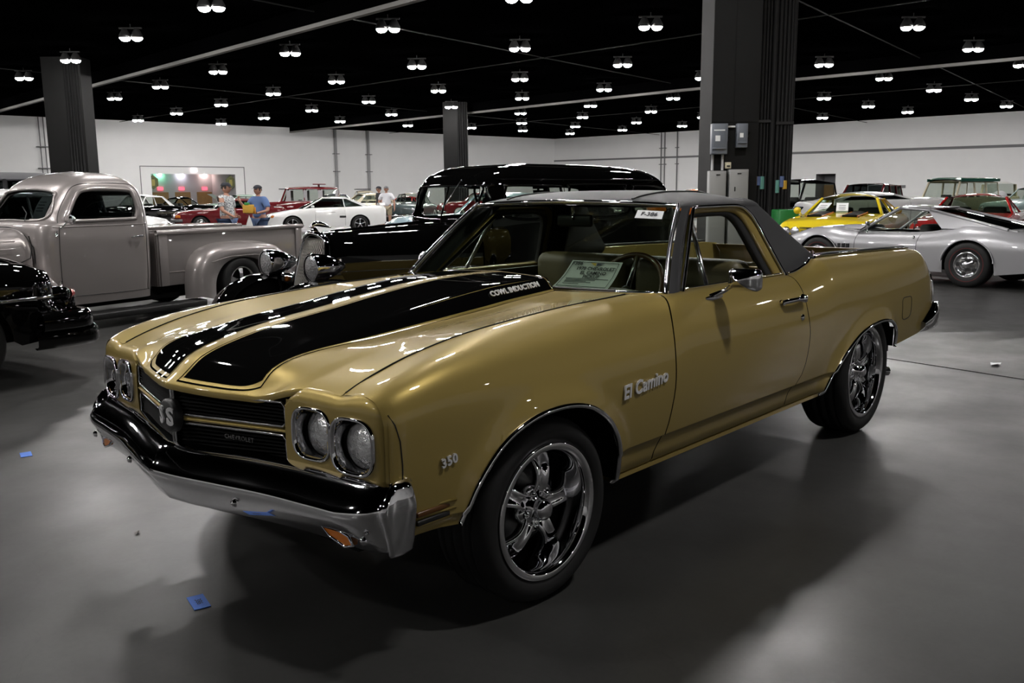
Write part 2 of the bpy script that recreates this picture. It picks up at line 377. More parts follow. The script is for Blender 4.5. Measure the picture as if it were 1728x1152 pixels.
# pipes on the walls
PIPE = mat('grey_pipe', (0.34, 0.34, 0.345), rough=0.5)
for u, wd, lab in ((68, .05, 'thin grey conduit on the white wall beside a twin conduit'), (76, .05, 'thin grey conduit on the white wall beside a twin conduit'), (565, .16, 'thick pale vertical pipe on the white wall nearer the wide alcove'), (620, .16, 'thick pale vertical pipe on the white wall nearest the middle column')):
    p = wall_hit(u, 250)[:2] + LNOR * .2
    t = thing('wall_pipe', lab, 'pipe', (p[0], p[1], 0), 0, 'pipes on the white wall')
    tube('pipe', [(0, 0, 0), (0, 0, 4.5), (0, 0, 9.0)], wd, PIPE if wd > .1 else GREYT, t, 8)
    for z in (4.2, 6.2): box('bracket', -.32, .32, -.32, .32, z, z + .07, GREYT, t)
for u, v in ((1117, 240), (1123, 240), (1144, 240)):
    p = wall_hit(u, v, CORNER, RNOR)[:2] + RNOR * .15
    t = thing('wall_pipe', 'thin dark conduit climbing the far white wall near the corner', 'pipe', (p[0], p[1], 0), 0, 'conduits on the far wall')
    tube('pipe', [(0, 0, 0), (0, 0, 4.5), (0, 0, 9.0)], .07, GREYT, t, 6)
    for z in (5.0, 7.0): box('bracket', -.2, .2, -.2, .2, z, z + .08, GREYT, t)
# ceiling beams with pale lower edge
BEAM = mat('beam_edge', (0.16, 0.155, 0.145), rough=0.6)
def beam(idx, a, b, z, wd, lab=None):
    a = np.array(a, float); b = np.array(b, float); n = np.array([-(b - a)[1], (b - a)[0]]); n /= np.linalg.norm(n)
    V = [(*(a - n * wd), z), (*(b - n * wd), z), (*(b + n * wd), z), (*(a + n * wd), z), (*(a - n * wd), CEILH), (*(b - n * wd), CEILH), (*(b + n * wd), CEILH), (*(a + n * wd), CEILH)]
    o = struct(raw('trim_%d' % idx, V, [(3, 2, 1, 0), (0, 1, 5, 4), (1, 2, 6, 5), (2, 3, 7, 6), (3, 0, 4, 7)], CEIL, smooth=False))
    box_v = [(*(a - n * (wd + .02)), z - .16), (*(b - n * (wd + .02)), z - .16), (*(b + n * (wd + .02)), z - .16), (*(a + n * (wd + .02)), z - .16)]
    V2 = box_v + [(x, y, z2 + .16) for x, y, z2 in box_v]
    raw('flange', V2, [(3, 2, 1, 0), (4, 5, 6, 7), (0, 1, 5, 4), (1, 2, 6, 5), (2, 3, 7, 6), (3, 0, 4, 7)], BEAM, o, smooth=False)
    return o
beam(5, (-24.9, -88), (-19.0, -12), 8.3, .10)
beam(6, (-54.2, -80), (-50.9, -30), 8.3, .10)
beam(7, (-50.9, -30), (-51.9, 20), 8.3, .10)
beam(8, (-19.0, -12), (-17.5, 30), 8.3, .10)
for k, (a, b) in enumerate((((-96, -60), (30, -50)), ((-96, -34), (30, -24)), ((-96, -18), (30, -8)), ((-38, -85), (-34, 30)), ((-68, -80), (-66, 30)))):
    a = np.array(a, float); b = np.array(b, float)
    P = [(*(a + (b - a) * q), 8.75) for q in np.linspace(0, 1, 5)]
    tag(tube('ceiling_conduit', P, .03, mat('dark_conduit', (.02, .02, .02), rough=.7, spec=.1), None, 5), 'thin grey conduit strung under the black ceiling', 'conduit', 'conduits under the ceiling')

# ---------------------------------------------------------------- ceiling lights
LAMPM = bpy.data.materials.new('lamp_glow'); LAMPM.use_nodes = True
_b = LAMPM.node_tree.nodes['Principled BSDF']; _b.inputs['Emission Color'].default_value = LAMP_COLOR; _b.inputs['Emission Strength'].default_value = LAMP_STRENGTH
HOUS = mat('lamp_housing', (.05, .05, .05), rough=.6)
LAMPS = [(-16, -28.7), (-16.8, -37), (-17.6, -45.5), (-18.5, -54.4), (-27, -61.5), (-26.1, -52.9), (-25.1, -44.1), (-24.2, -35.7), (-23.4, -27.3), (-35.7, -69.3), (-34.7, -60.4), (-33.4, -51.3), (-32.5, -43), (-31.7, -34.7), (-31.2, -26.7), (-30.9, -19), (-39, -10.9), (-47.4, -10.7), (-43.5, -68.3), (-42.4, -59.5), (-41.5, -51), (-40.4, -42.2), (-39.8, -34.3), (-39.3, -26.3), (-50.8, -66.8), (-49.6, -57.9), (-48.8, -49.6), (-48.1, -41.4), (-48, -33.9), (-47.5, -26), (-47.3, -18.3), (-56, -18.1), (-58.8, -66.2), (-65.8, -64.1), (-57.1, -49.5), (-56.3, -41.3), (-56.3, -33.6), (-65.2, -56.5), (-64.4, -48.3), (-64.2, -40.7), (-64.7, -25.6), (-65.2, -17.9), (-74, -17.8), (-73.7, -25.6), (-81.8, -25.1), (-82.4, -17.3), (-73.1, -63.3), (-72.8, -55.7), (-80.8, -62.7), (-73.2, -48.3), (-72.8, -40.6), (-80.8, -55.3), (-80.7, -47.6), (-72.8, -32.7), (-82, -33), (-55.7, -10.3)]
HIDDEN = [(-22.9, -19.4), (-15.2, -20.4), (-7.2, -21), (1, -21.5), (9, -22), (-22.6, -11.6), (-14.6, -12.4), (-6.6, -13), (1.4, -13.5), (9.4, -14), (-14.3, -4.6), (-6.3, -5), (1.7, -5.5), (-2.6, 4.3), (9.8, -6.0),
          (-8, -37.6), (-8.6, -46), (-9.4, -55), (-10, -63), (-19.4, -63), (0, -38), (-1, -54), (-20.5, -71.6), (-28, -70), (-36.5, -78), (-44, -76.5), (-82.6, -9), (-74, -9.5), (-65, -9.8), (-74, -1.5), (-57, -1.5), (-40, -2.5), (-30, 13), (16, -2), (-24, 24), (10, 30), (-8, 31)]
def make_lamp():
    t = thing('ceiling_light', 'twin-bulb high-bay light hanging from the black ceiling', 'ceiling light', (0, 0, 0), 131 * D2R, 'twin high-bay lights under the ceiling')
    box('mounting_bar', -.5, .5, -.05, .05, .34, .40, HOUS, t)
    tube('stem', [(0, 0, .4), (0, 0, .55)], .02, HOUS, t, 6)
    for s in (-1, 1):
        h = lathe('reflector', [(.245, -.055), (.262, -.05), (.25, .06), (.17, .22), (.10, .34), (0.001, .34)], HOUS, t, n=16, axis='z', c=(s * .27, 0, 0))
        lathe('lens', [(0.001, -.185), (.09, -.178), (.16, -.152), (.205, -.11), (.228, -.06), (.235, .03)], LAMPM, h, n=14, axis='z', c=(s * .27, 0, 0))
    return t
lamp0 = make_lamp()
for k, (x, y) in enumerate(LAMPS + HIDDEN):
    o = lamp0 if k == 0 else dup(lamp0)
    o.location = (x, y, 8.45)

# ---------------------------------------------------------------- columns
COLM = mat('column_dark', (0.010, 0.010, 0.0098), spec=0.12, rough=0.7, noise=0.15, nscale=2)
COLP = mat('column_pipe', (0.011, 0.011, 0.0112), spec=0.15, rough=0.6)
def column(loc, rz, w, label):
    t = thing('column', label, 'column', (loc[0], loc[1], 0), rz)
    box('shaft', -w, w, -w * .62, w * .62, 0, CEILH, COLM, t)
    box('side_panel', -w * .15, w * 1.02, -w * .64, -w * .615, 0, CEILH, COLM, t)
    return t
YC = YAW + math.pi / 2
RZC = 132 * D2R
cl = column((-18.8, -49.1), RZC, 1.05, 'dark column rising behind the silver pickup cab')
for k, x in enumerate((.25, .42, .56, .74, .9)): tube('pipe', [(x, -.72, 0), (x, -.72, 4), (x, -.72, 9)], .06, COLP, cl, 8)
cc_ = column((-51.0, -51.4), RZC, 1.0, 'dark column farther off, standing beyond the black wagon roof')
for k, x in enumerate((.28, .45, .66, .85)): tube('pipe', [(x, -.7, 0), (x, -.7, 4), (x, -.7, 9)], .07, COLP, cc_, 8)
cb = thing('column', 'broad dark column carrying pipes and grey electrical boxes', 'column', (-19.6, -8.49, 0), RZC)
box('shaft', -1.09, .12, -.6, .9, 0, CEILH, COLM, cb)
box('core', .1, 1.08, -.1, .9, 0, CEILH, BLACKM, cb)
box('cover_panel', -1.08, -.55, -.615, -.598, 3.2, CEILH, COLM, cb); box('cover_panel', -.52, .06, -.615, -.598, 3.2, CEILH, COLM, cb)
for k, (x, r) in enumerate(((.17, .055), (.27, .045), (.36, .035), (.44, .03), (.56, .075), (.70, .05), (.80, .04), (.90, .045), (.99, .04), (1.06, .05))):
    tube('pipe', [(x, -.28, 0), (x, -.28, 4), (x, -.28, 9)], r, COLP, cb, 10)
for x0, x1, z in ((.12, .5, 3.2), (.64, 1.1, 3.15), (.64, 1.1, 7.0)): box('pipe_clamp', x0, x1, -.36, -.22, z, z + .07, BLACK, cb)
GBOX = mat('grey_enamel_box', (.13, .145, .17), rough=.45); GCAB = mat('light_grey_cabinet', (.26, .26, .255), rough=.5)
def ebox(name, x0, x1, z0, z1, dep, m, lab, y=-.622):
    t = thing(name, lab, 'electrical box', tuple(Vector((-19.6, -8.49, z0)) + Matrix.Rotation(RZC, 3, 'Z') @ Vector(((x0 + x1) / 2, y, 0))), RZC)
    wd = (x1 - x0) / 2; h = z1 - z0
    box('case', -wd, wd, -dep, 0, 0, h, m, t, .012)
    return t, wd, h
t, wd, h = ebox('switch_box', -1.12, -.72, 2.39, 3.15, .22, GBOX, 'larger blue-grey switch box high on the broad dark column')
box('door', -wd + .03, wd - .06, -.25, -.22, .16, h - .03, GBOX, t, .01); box('warning_label', -.12, 0, -.253, -.249, .32, .46, WHITE_PAPER, t); tube('lever', [(wd, -.1, .3), (wd + .05, -.16, .45)], .02, BLACK, t, 6)
box('sill', -wd + .02, wd - .05, -.27, -.22, .12, .16, GBOX, t, .01); box('label_strip', -.16, .12, -.253, -.249, h - .18, h - .155, WHITE_PAPER, t)
t, wd, h = ebox('switch_box', -.48, -.2, 2.55, 3.15, .18, GBOX, 'smaller blue-grey switch box beside the larger one on the column')
box('door', -wd + .03, wd - .04, -.21, -.18, .14, h - .03, GBOX, t, .01); box('warning_label', -.07, .02, -.213, -.209, .25, .36, WHITE_PAPER, t); tube('lever', [(wd, -.1, .25), (wd + .05, -.14, .38)], .018, BLACK, t, 6)
box('sill', -wd + .02, wd - .03, -.23, -.18, .10, .14, GBOX, t, .01)
t, wd, h = ebox('cabinet', -1.17, -.74, 0.0, 1.97, .28, GCAB, 'light grey metal cabinet under the larger switch box')
box('door', -wd + .02, wd - .02, -.3, -.28, .05, h - .05, GCAB, t, .008); box('latch', -.05, .05, -.315, -.3, h - .12, h - .09, BLACK, t)
t, wd, h = ebox('cabinet', -.66, -.17, 0.0, 2.0, .28, GCAB, 'light grey metal cabinet with dark lock under the smaller switch box')
box('door', -wd + .02, wd - .02, -.3, -.28, .05, h - .05, GCAB, t, .008); box('latch', -.05, .05, -.315, -.3, h - .12, h - .09, BLACK, t); box('lock', -.12, -.09, -.315, -.3, h - .55, h - .44, BLACK, t)
t, wd, h = ebox('outlet_box', -.73, -.58, 2.03, 2.19, .1, mat('cream_plastic', (.6, .55, .4), rough=.5), 'small cream outlet box between the switch boxes and cabinets')
box('socket', -.04, .04, -.11, -.1, .04, .08, BLACK, t)
PVC = mat('white_conduit', (.6, .6, .6), rough=.4)
def cpt(x, y, z): return tuple(Vector((-19.6, -8.49, z)) + Matrix.Rotation(RZC, 3, 'Z') @ Vector((x, y, 0)))
for x, lb in ((-1.06, 'outer'), (-.80, 'inner')): tag(tube('conduit', [cpt(x, -.68, 1.985), cpt(x, -.68, 2.2), cpt(x, -.68, 2.385)], .035, PIPE, None, 8), 'short grey conduit between cabinet and larger switch box, the %s one' % lb, 'conduit')
tag(tube('conduit', [cpt(-.695, -.66, 3.08), cpt(-.6, -.66, 3.08), cpt(-.50, -.66, 3.08)], .025, PVC, None, 8), 'short white conduit linking the two switch boxes', 'conduit')
for x, z0, z1, c, n in ((.15, 1.6, 1.83, (.55, .33, .03), 'yellow_band'), (.25, 1.6, 1.83, (.10, .15, .32), 'blue_band'), (.34, 1.5, 1.83, (.12, .33, .28), 'teal_band'), (.74, 1.4, 1.73, (.12, .33, .28), 'teal_band'), (.86, 1.55, 1.83, (.10, .12, .30), 'blue_band'), (.94, 1.5, 1.72, (.55, .33, .03), 'yellow_band')):
    lathe(n, [(.07, z0), (.07, z1)], mat(n, c, rough=.5), cb, n=10, axis='z', c=(x, -.28, 0))

# floor joint, tape, debris
tag(prism('floor_joint', [(0, -.008), (30, -.008), (30, .008), (0, .008)], 0.0005, .0025, 'z', BLACKM), 'thin dark saw-cut joint across the concrete', 'joint')
o = bpy.data.objects['floor_joint']; o.location = (-6.4, -4.5, 0); o.rotation_euler = (0, 0, math.atan2(1.303 - .226, -5.205 + 5.428))
TAPE = mat('blue_tape', (.05, .17, .62), rough=.6, noise=.1, nscale=30)
def tape(loc, rz, w, h, lab, txt):
    t = thing('tape_marker', lab, 'tape', (loc[0], loc[1], 0), rz)
    box('tape', -w / 2, w / 2, -h / 2, h / 2, .0008, .003, TAPE, t)
    if txt: text('writing', txt, h * .55, INK, t, (0, 0, .0033), (1, 0, 0), (0, 1, 0), .0002)
tape((.832, .008), 75 * D2R, .115, .057, 'blue tape with handwritten 386 on the floor beside the gold front bumper', '386')
tape((.543, -2.426), 75 * D2R, .10, .057, 'blue tape on the floor near the black car', '')
t = thing('paper_scrap', 'crumpled white scrap on the concrete beyond the gold tail', 'litter', (-5.71, .986, 0))
V = [(-.06, -.03, .003), (.0, -.04, .015), (.07, -.02, .004), (.06, .03, .02), (0, .035, .006), (-.05, .03, .014)]
raw('scrap', V, [(0, 1, 4, 5), (1, 2, 3, 4)], WHITE_PAPER, t, smooth=False)
t = thing('leaf_scrap', 'small dark curled leaf on the bare floor before the gold car', 'litter', (.678, -.798, 0), .9)
raw('scrap', [(-.03, 0, .002), (-.01, .012, .01), (.03, .006, .003), (0, -.008, .004)], [(0, 1, 2, 3)], mat('dead_leaf', (.03, .02, .01)), t, smooth=False)
# ================================================================ gold coupe pickup (main subject)
GOLD = paint('gold_metallic_paint', (0.36, 0.268, 0.080), metal=0.35, rough=0.42)
STRIPE = mat('black_stripe_paint', (0.003, 0.003, 0.003), rough=0.5, spec=0.0, coat=1.0, coat_rough=0.02)
VINYL = mat('black_vinyl_roof', (0.030, 0.030, 0.032), rough=0.55, spec=0.4, bump=0.35, bscale=420)
OLIVE = mat('olive_vinyl_trim', (0.10, 0.085, 0.035), rough=0.5, noise=0.1, nscale=60, bump=.15, bscale=300)
OLIVE_D = mat('dark_olive_trim', (0.035, 0.030, 0.014), rough=0.55)
CARPET = mat('dark_carpet', (0.012, 0.011, 0.008), rough=0.9)
LENS = mat('sealed_beam_lens', (0.80, 0.81, 0.82), metal=0.85, rough=0.20, bump=0.5, bscale=55, coat=0.5)
car = thing('pickup_coupe', 'gold coupe pickup with black hood stripes and black vinyl roof', 'car', (0, 0, 0))

gapF = tab([(.30, -.655), (.39, -.668), (.46, -.722), (.55, -.752), (.65, -.775), (.77, -.785), (.85, -.80), (.92, -.825), (1.02, -.885)])
gapR = tab([(.30, -1.86), (.42, -1.885), (.48, -1.98), (.55, -2.03), (.65, -2.06), (.71, -2.07), (.84, -2.058), (1.03, -2.06)])
GF0, GR0 = -.775, -2.06
def warp(xb, z):
    wf = np.clip(1 - np.abs(xb - GF0) / .38, 0, 1); wr = np.clip(1 - np.abs(xb - GR0) / .24, 0, 1)
    return xb + wf * (gapF(z) - GF0) + wr * (gapR(z) - GR0)
Wd = tab([(.705, .898), (.695, .908), (.67, .922), (.62, .932), (.5, .942), (.2, .952), (-.6, .957), (-1.5, .957), (-2.5, .955), (-3.0, .953), (-3.5, .940), (-3.9, .922), (-4.15, .903), (-4.25, .885)])
ytop = tab([(.71, .722), (-.70, .722), (-.80, .75), (-.90, .80), (-2.06, .80), (-2.40, .785), (-4.0, .79), (-4.25, .80)])
ztop = tab([(.705, .833), (.64, .86), (.58, .878), (.44, .915), (.17, .958), (-.14, .982), (-.35, .994), (-.57, 1.0), (-.75, 1.006), (-.9, 1.0), (-1.5, 1.0), (-2.06, .997), (-2.3, 1.025), (-2.45, 1.058), (-3.0, 1.052), (-3.9, 1.032), (-4.06, 1.024), (-4.13, .998), (-4.19, .955), (-4.23, .915), (-4.25, .89)])
ARCH_F = [(.445, .415), (.43, .445), (.41, .483), (.388, .523), (.34, .582), (.278, .634), (.2, .672), (.103, .697), (0, .704), (-.086, .698), (-.16, .682), (-.224, .655), (-.29, .608), (-.334, .557), (-.365, .50), (-.382, .44), (-.386, .395), (-.388, .337)]
ARCH_R = [(-2.318, .337), (-2.335, .370), (-2.385, .432), (-2.455, .498), (-2.56, .562), (-2.691, .617), (-2.82, .646), (-2.957, .660), (-3.08, .662), (-3.202, .646), (-3.27, .62), (-3.313, .583), (-3.332, .54), (-3.337, .47)]
af, ar = spline(ARCH_F, 60), spline(ARCH_R, 60)
_zb_x = np.r_[[.72, .446], af[:, 0], [-.389, -2.317], ar[:, 0], [-3.338, -3.9, -4.1, -4.26]][::-1]
_zb_z = np.r_[[.418, .416], af[:, 1], [.335, .335], ar[:, 1], [.462, .478, .50, .52]][::-1]
_o = np.argsort(_zb_x, kind='stable'); _zb_x = _zb_x[_o]; _zb_z = _zb_z[_o]
def zbot(x): return np.interp(x, _zb_x, _zb_z)
LIP = np.vstack([af, ar])
ZM, NEXP = .64, 2.25
NX = tab([(.71, 5.5), (.55, 4.6), (.35, 3.4), (.15, 2.7), (-.1, 2.3), (-.4, 2.25), (-4.3, 2.25)])
BUMP = tab([(.71, .010), (.6, .013), (.45, .010), (.25, .004), (.0, 0.0), (-4.3, 0.0)])
def side_y(x, z):
    W = Wd(x); yt = ytop(x); zt = ztop(x)
    s = np.clip((z - ZM) / np.maximum(zt - ZM, 1e-3), 0, 1); n_ = NX(x)
    up = yt + (W - yt) * (1 - s ** n_) ** (1 / n_)
    lo = W - .030 * np.clip((ZM - z) / .20, 0, 2) ** 2 * .45
    rear = np.clip((x + 3.4) / -.1, 0, 1) * 0
    lo = lo - np.where(z < .452, .011, 0.0) * np.where(x < -.40, 1.0, .6) - np.where(z < .352, (.352 - z) * 1.4, 0)
    y = np.where(z > ZM, up, lo)
    return y
def flare(x, z):
    x = np.atleast_1d(x); z = np.atleast_1d(z)
    d = np.sqrt(((np.stack([x, z], -1)[..., None, :] - LIP) ** 2).sum(-1)).min(-1)
    return .020 * np.exp(-(d / .045) ** 2)
lev_lo = np.array([.325, .335, .345, .36, .39, .42, .4515, .4525, .456, .50, .55, .60, ZM])
ang = np.linspace(0, 90, 23)[1:] * D2R
def panel_points(xb, rows_hi=ang):
    P = []
    for x0 in xb:
        zt = float(ztop(x0)); nx_ = float(NX(x0)); zz = list(lev_lo) + list(ZM + (zt - ZM) * np.sin(rows_hi) ** (2 / nx_))
        zz = np.array(zz); z = np.maximum(zz, float(zbot(x0)))
        x = warp(np.full_like(z, x0), z)
        y = side_y(x, z) + flare(x, z)
        top = z >= zt - 1e-6; y = np.where(top, ytop(x), y)
        fy = np.clip((y - ytop(x)) / np.maximum(Wd(x) - ytop(x), 1e-3), 0, 1); z = np.where(z > ZM + .05, z + float(BUMP(x0)) * np.sin(np.pi * fy ** 1.5), z)
        P.append(np.stack([x, y, z], -1))
    return np.array(P)
def cols(a, b, extra=(), n=24): 
    c = np.unique(np.round(np.r_[np.linspace(a, b, n), [e for e in extra if min(a, b) < e < max(a, b)]], 5)); return c[::-1]
fend_cols = cols(.70, GF0 + .004, np.r_[af[:, 0], [.703, .69, .68, .665, .65]], 46)
door_cols = cols(GF0 - .004, GR0 + .004, (), 44)
quar_cols = cols(GR0 - .004, -4.245, np.r_[ar[:, 0], [-4.0, -4.04, -4.1, -4.13, -4.2, -4.22]], 60)
for nm, cc in (('front_fender', fend_cols), ('door', door_cols), ('rear_quarter', quar_cols)):
    o = grid(nm, panel_points(cc), GOLD, car); mirror_y(o)
doors_l = [o for o in car.children if o.name.startswith('door')]
# dark body shell behind the shut lines and in the wheel houses
inner = []
for s in (1, -1):
    for a, b in ((-.45, -1.2), (-1.7, -2.25)):
        X = np.linspace(a, b, 12); Z = np.linspace(.36, .97, 10); g = np.zeros((12, 10, 3))
        for i, x in enumerate(X):
            for j, z in enumerate(Z): g[i, j] = (x, s * (float(side_y(x, z)) - .02), z)
        inner.append(grid_data(g))
raw('inner_body', *join(inner), BLACKM, car)
box('underbody', -4.1, .62, -.66, .66, .30, .50, BLACKM, car)
box('floor_pan', -2.3, -.55, -.90, .90, .35, .42, BLACKM, car)
def wheelhouse(xc, r, zc, y0, y1, a0=10):
    a = np.linspace(a0, 180 - a0, 26) * D2R; g = np.array([[(xc + r * math.cos(t), y, zc + r * math.sin(t)) for y in (y0, y1)] for t in a])
    cap = np.array([[(xc + rr * math.cos(t), y0, zc + rr * math.sin(t)) for rr in (.01, r)] for t in a])
    return join([grid_data(g), grid_data(cap)])
for s in (1, -1):
    raw('wheel_house', *wheelhouse(.03, .45, .33, s * .60, s * .935, 12), BLACKM, car)
    raw('wheel_house', *wheelhouse(-2.86, .56, .24, s * .60, s * .935, 27), BLACKM, car)
for s in (1, -1):
    for x_, z0_, z1_ in ((-3.345, .468, .59), (-.396, .345, .45), (.450, .425, .48)):
        raw('wheel_house', [(x_, s * .60, z0_), (x_, s * .940, z0_), (x_ + (.012 if x_ < -1 else 0), s * .946, z1_), (x_, s * .60, z1_)], [(0, 1, 2, 3)], BLACKM, car, smooth=False)
# rocker underside closes the body bottom
for s in (1, -1):
    box('rocker', -2.30, -.40, min(s * .70, s * .915), max(s * .70, s * .915), .328, .345, GOLD, car)
# arch mouldings
for s in (1, -1):
    for arch in (af, ar):
        path = np.array([(x, s * (float(side_y(x, z)) + .020), z - .002) for x, z in arch])
        tube('arch_moulding', path, .0105, CHROME, car, 8)

# ---- hood
xf = tab([(0, .890), (.08, .872), (.20, .836), (.37, .788), (.47, .762), (.51, .752), (.55, .727), (.62, .716), (.72, .706)])
xr = tab([(0, -.735), (.34, -.725), (.40, -.735), (.72, -.760)])
c0 = tab([(0, .803), (.012, .812), (.03, .824), (.11, .884), (.226, .922), (.445, .965), (.66, .993), (.83, 1.018), (1.085, 1.050), (1.22, 1.062), (1.44, 1.068), (1.66, 1.066)])
c37 = tab([(0, .793), (.012, .801), (.03, .815), (.085, .866), (.165, .893), (.285, .907), (.485, .917), (.685, .932), (.885, .947), (1.085, .963), (1.235, .977), (1.405, .990), (1.54, 1.0)])
c55 = tab([(0, .832), (.012, .838), (.1, .866), (.25, .899), (.5, .935), (.85, .962), (1.1, .980), (1.3, .992), (1.48, 1.003)])
c72 = tab([(0, .832), (.065, .858), (.125, .878), (.265, .915), (.535, .958), (.845, .982), (1.055, .994), (1.275, 1.0), (1.47, 1.006)])
YC_ = [0, .25, .305, .365, .55, .72]
def hood_z(x, y):
    y = abs(float(y)); d = max(float(xf(y)) - float(x), 0.0)
    b37 = float(c37(d)); z0 = float(c0(d)); zt25 = z0 - .010; side = b37 + (zt25 - b37) * .90
    return float(pchip(YC_, [z0, zt25 - .001, side, b37, float(c55(d)), float(c72(d))])(y))
ys = np.unique(np.round(np.r_[np.linspace(0, .24, 9), np.linspace(.25, .38, 14), np.linspace(.40, .56, 9), np.linspace(.58, .716, 7)], 4)); ys = np.r_[-ys[:0:-1], ys]
ss = np.r_[0, .003, .007, .013, .02, .03, .045, .06, np.linspace(.08, 1, 48)]
HG = np.zeros((len(ss), len(ys), 3))
for j, y in enumerate(ys):
    a, b = float(xf(abs(y))), float(xr(abs(y)))
    for i, s in enumerate(ss):
        x = a + (b - a) * s; HG[i, j] = (x, y, hood_z(x, y))
# front lip turns down
lip0 = HG[0].copy(); lip0[:, 2] -= .020; lip0[:, 0] -= .004
hood = grid('hood', np.concatenate([[lip0], HG]), GOLD, car)
# rear opening of the cowl scoop
sc = [j for j, y in enumerate(ys) if abs(y) <= .366]
back = np.array([[HG[-1, j] + np.array([-.001, 0, dz]) for dz in (0, -.012)] for j in sc]); grid('scoop_lip', back, STRIPE, hood)
tube('hood_gap', [(x, .7195, hood_z(x, .716) + .0005) for x in np.linspace(.69, -.75, 40)], .0035, BLACKM, hood, 6)
tube('hood_gap', [(x, -.7195, hood_z(x, .716) + .0005) for x in np.linspace(.69, -.75, 40)], .0035, BLACKM, hood, 6)
tube('scoop_trim', [HG[-1, j] + np.array([-.004, 0, .002]) for j in sc if abs(ys[j]) < .36], .004, CHROME, hood, 6)
raw('scoop_mouth', [(-.715, -.36, .985), (-.715, .36, .985), (-.715, .29, 1.045), (-.715, -.29, 1.045)], [(0, 1, 2, 3)], BLACKM, hood, smooth=False)
# stripes (thin painted films following the hood)
def hood_film(name, y_in, y_out, s_front, s_back, m, lift=.0012, n=56, ny=14):
    g = np.zeros((n, ny, 3))
    for i, x in enumerate(np.linspace(0, 1, n) ** 1.3):
        for j, q in enumerate(np.linspace(0, 1, ny)):
            xa = s_front; xx = None
            yin, yout = y_in, y_out
            y = yin + (yout - yin) * q
            a = float(xf(abs(y))) - s_front(y); b = s_back
            xx = a + (b - a) * x
            g[i, j] = (xx, y, hood_z(xx, y) + lift)
    return grid(name, g, m, hood)
for s in (1, -1):
    ins = .047
    for seg in (0,):
        hood_film('hood_stripe', s * ins, s * .352, lambda y: .030 + .02 * max(0, (abs(y) - .28) / .07) ** 2, -.722, STRIPE, ny=26)
    hood_film('pin_stripe', s * (ins - .012), s * (ins - .008), lambda y: .016, -.722, STRIPE, ny=2)
    hood_film('pin_stripe', s * .3635, s * .3685, lambda y: .034, -.722, STRIPE, ny=2)
    g = np.zeros((2, 24, 3))
    for j, q in enumerate(np.linspace(0, 1, 24)):
        y = (ins - .012) + (.368 - ins + .012) * q; e = .016 + .018 * max(0, (y - .29) / .078) ** 2
        for i, dd in enumerate((e - .004, e + .002)):
            x = float(xf(y)) - dd; g[i, j] = (x, s * y, hood_z(x, y) + .0013)
    grid('pin_stripe', g, STRIPE, hood)
# scoop lettering on both flanks of the bulge
BADGE = mat('badge_silver', (.80, .80, .81), metal=.35, rough=.3)
WHITE_LET = mat('white_lettering', (.75, .75, .75), rough=.5)
for s in (1, -1):
    c = np.array([-.50, s * .352, hood_z(-.50, .352)]); p1 = np.array([-.50, s * .31, hood_z(-.50, .31)]); up = p1 - c
    nrm = np.cross([1, 0, .06], up) ; nrm = nrm / np.linalg.norm(nrm) * (1 if np.cross([1, 0, 0], up)[2] > 0 else -1)
    o = text('scoop_lettering', 'COWL INDUCTION', .034, WHITE_LET, hood, (c + p1) / 2 + np.array([0, s * .004, .006]), (-s, 0, .06 * s), up, .002, bold=.0012)

# cowl panel between hood and windshield
def ws_base(y): return np.array([-.795 - .125 * (abs(y) / .795) ** 2.4, y, .988 + .008 * (abs(y) / .795)])
def ws_top(y): return np.array([-1.225 - .055 * (abs(y) / .63) ** 2.4, y, 1.374 - .019 * (abs(y) / .63) ** 2])
g = []
for q in np.linspace(-1, 1, 33):
    yb = q * .80; a = np.array([-.752 - .008 * abs(q), q * .74, 1.000]); g.append([a, ws_base(yb) + np.array([.006, 0, 0])])
grid('cowl_panel', np.array(g), GOLD, car)
for s in (1, -1): tube('wiper_arm', [(-.79, s * .1, 1.0), (-.80, s * .35, 1.004), (-.82, s * .62, 1.008)], .005, BLACK, car, 5)

# ---- windshield, frame and roof
def ws_pt(q, v):
    b, t = ws_base(q * .795), ws_top(q * .63); p = b + (t - b) * v; p[0] += .02 * math.sin(math.pi * v); return p
grid('windshield', np.array([[ws_pt(q, v) for v in np.linspace(0, 1, 10)] for q in np.linspace(-1, 1, 33)]), GLASS_GREEN, car)
per = [ws_pt(q, 1) + np.array([.0, 0, .006]) for q in np.linspace(-1, 1, 25)]
tube('windshield_trim', per, .010, CHROME, car, 8)
tube('windshield_trim', [ws_pt(q, 0) + np.array([.005, 0, .004]) for q in np.linspace(-1, 1, 25)], .007, CHROME, car, 8)
YS = lambda z: .80 - .485 * (z - 1.0)
for s in (1, -1):
    path = [ws_pt(s * 1.0, v) + np.array([.0, s * .012, .004]) for v in np.linspace(-.01, 1.02, 10)]
    tube('windshield_trim', path, .014, CHROME_D, car, 8, flat=.7)
    # vinyl covered pillar between windshield and door opening
    g = []
    for v in np.linspace(0, 1.0, 10):
        f = ws_pt(s * 1.0, v); z = f[2]; r = np.array([f[0] - .125 - .0 * v, s * (YS(z) + .004), z])
        f2 = f + np.array([-.012, s * .022, .0]); mid = (f2 + r) / 2 + np.array([0, s * .012, .004])
        g.append([f2, mid, r, r + np.array([-.01, -s * .05, 0])])
    grid('pillar', np.array(g), VINYL, car)
ROOF_C = tab([(-1.20, 1.376), (-1.27, 1.398), (-1.40, 1.420), (-1.60, 1.434), (-1.80, 1.434), (-2.0, 1.412), (-2.06, 1.395)])
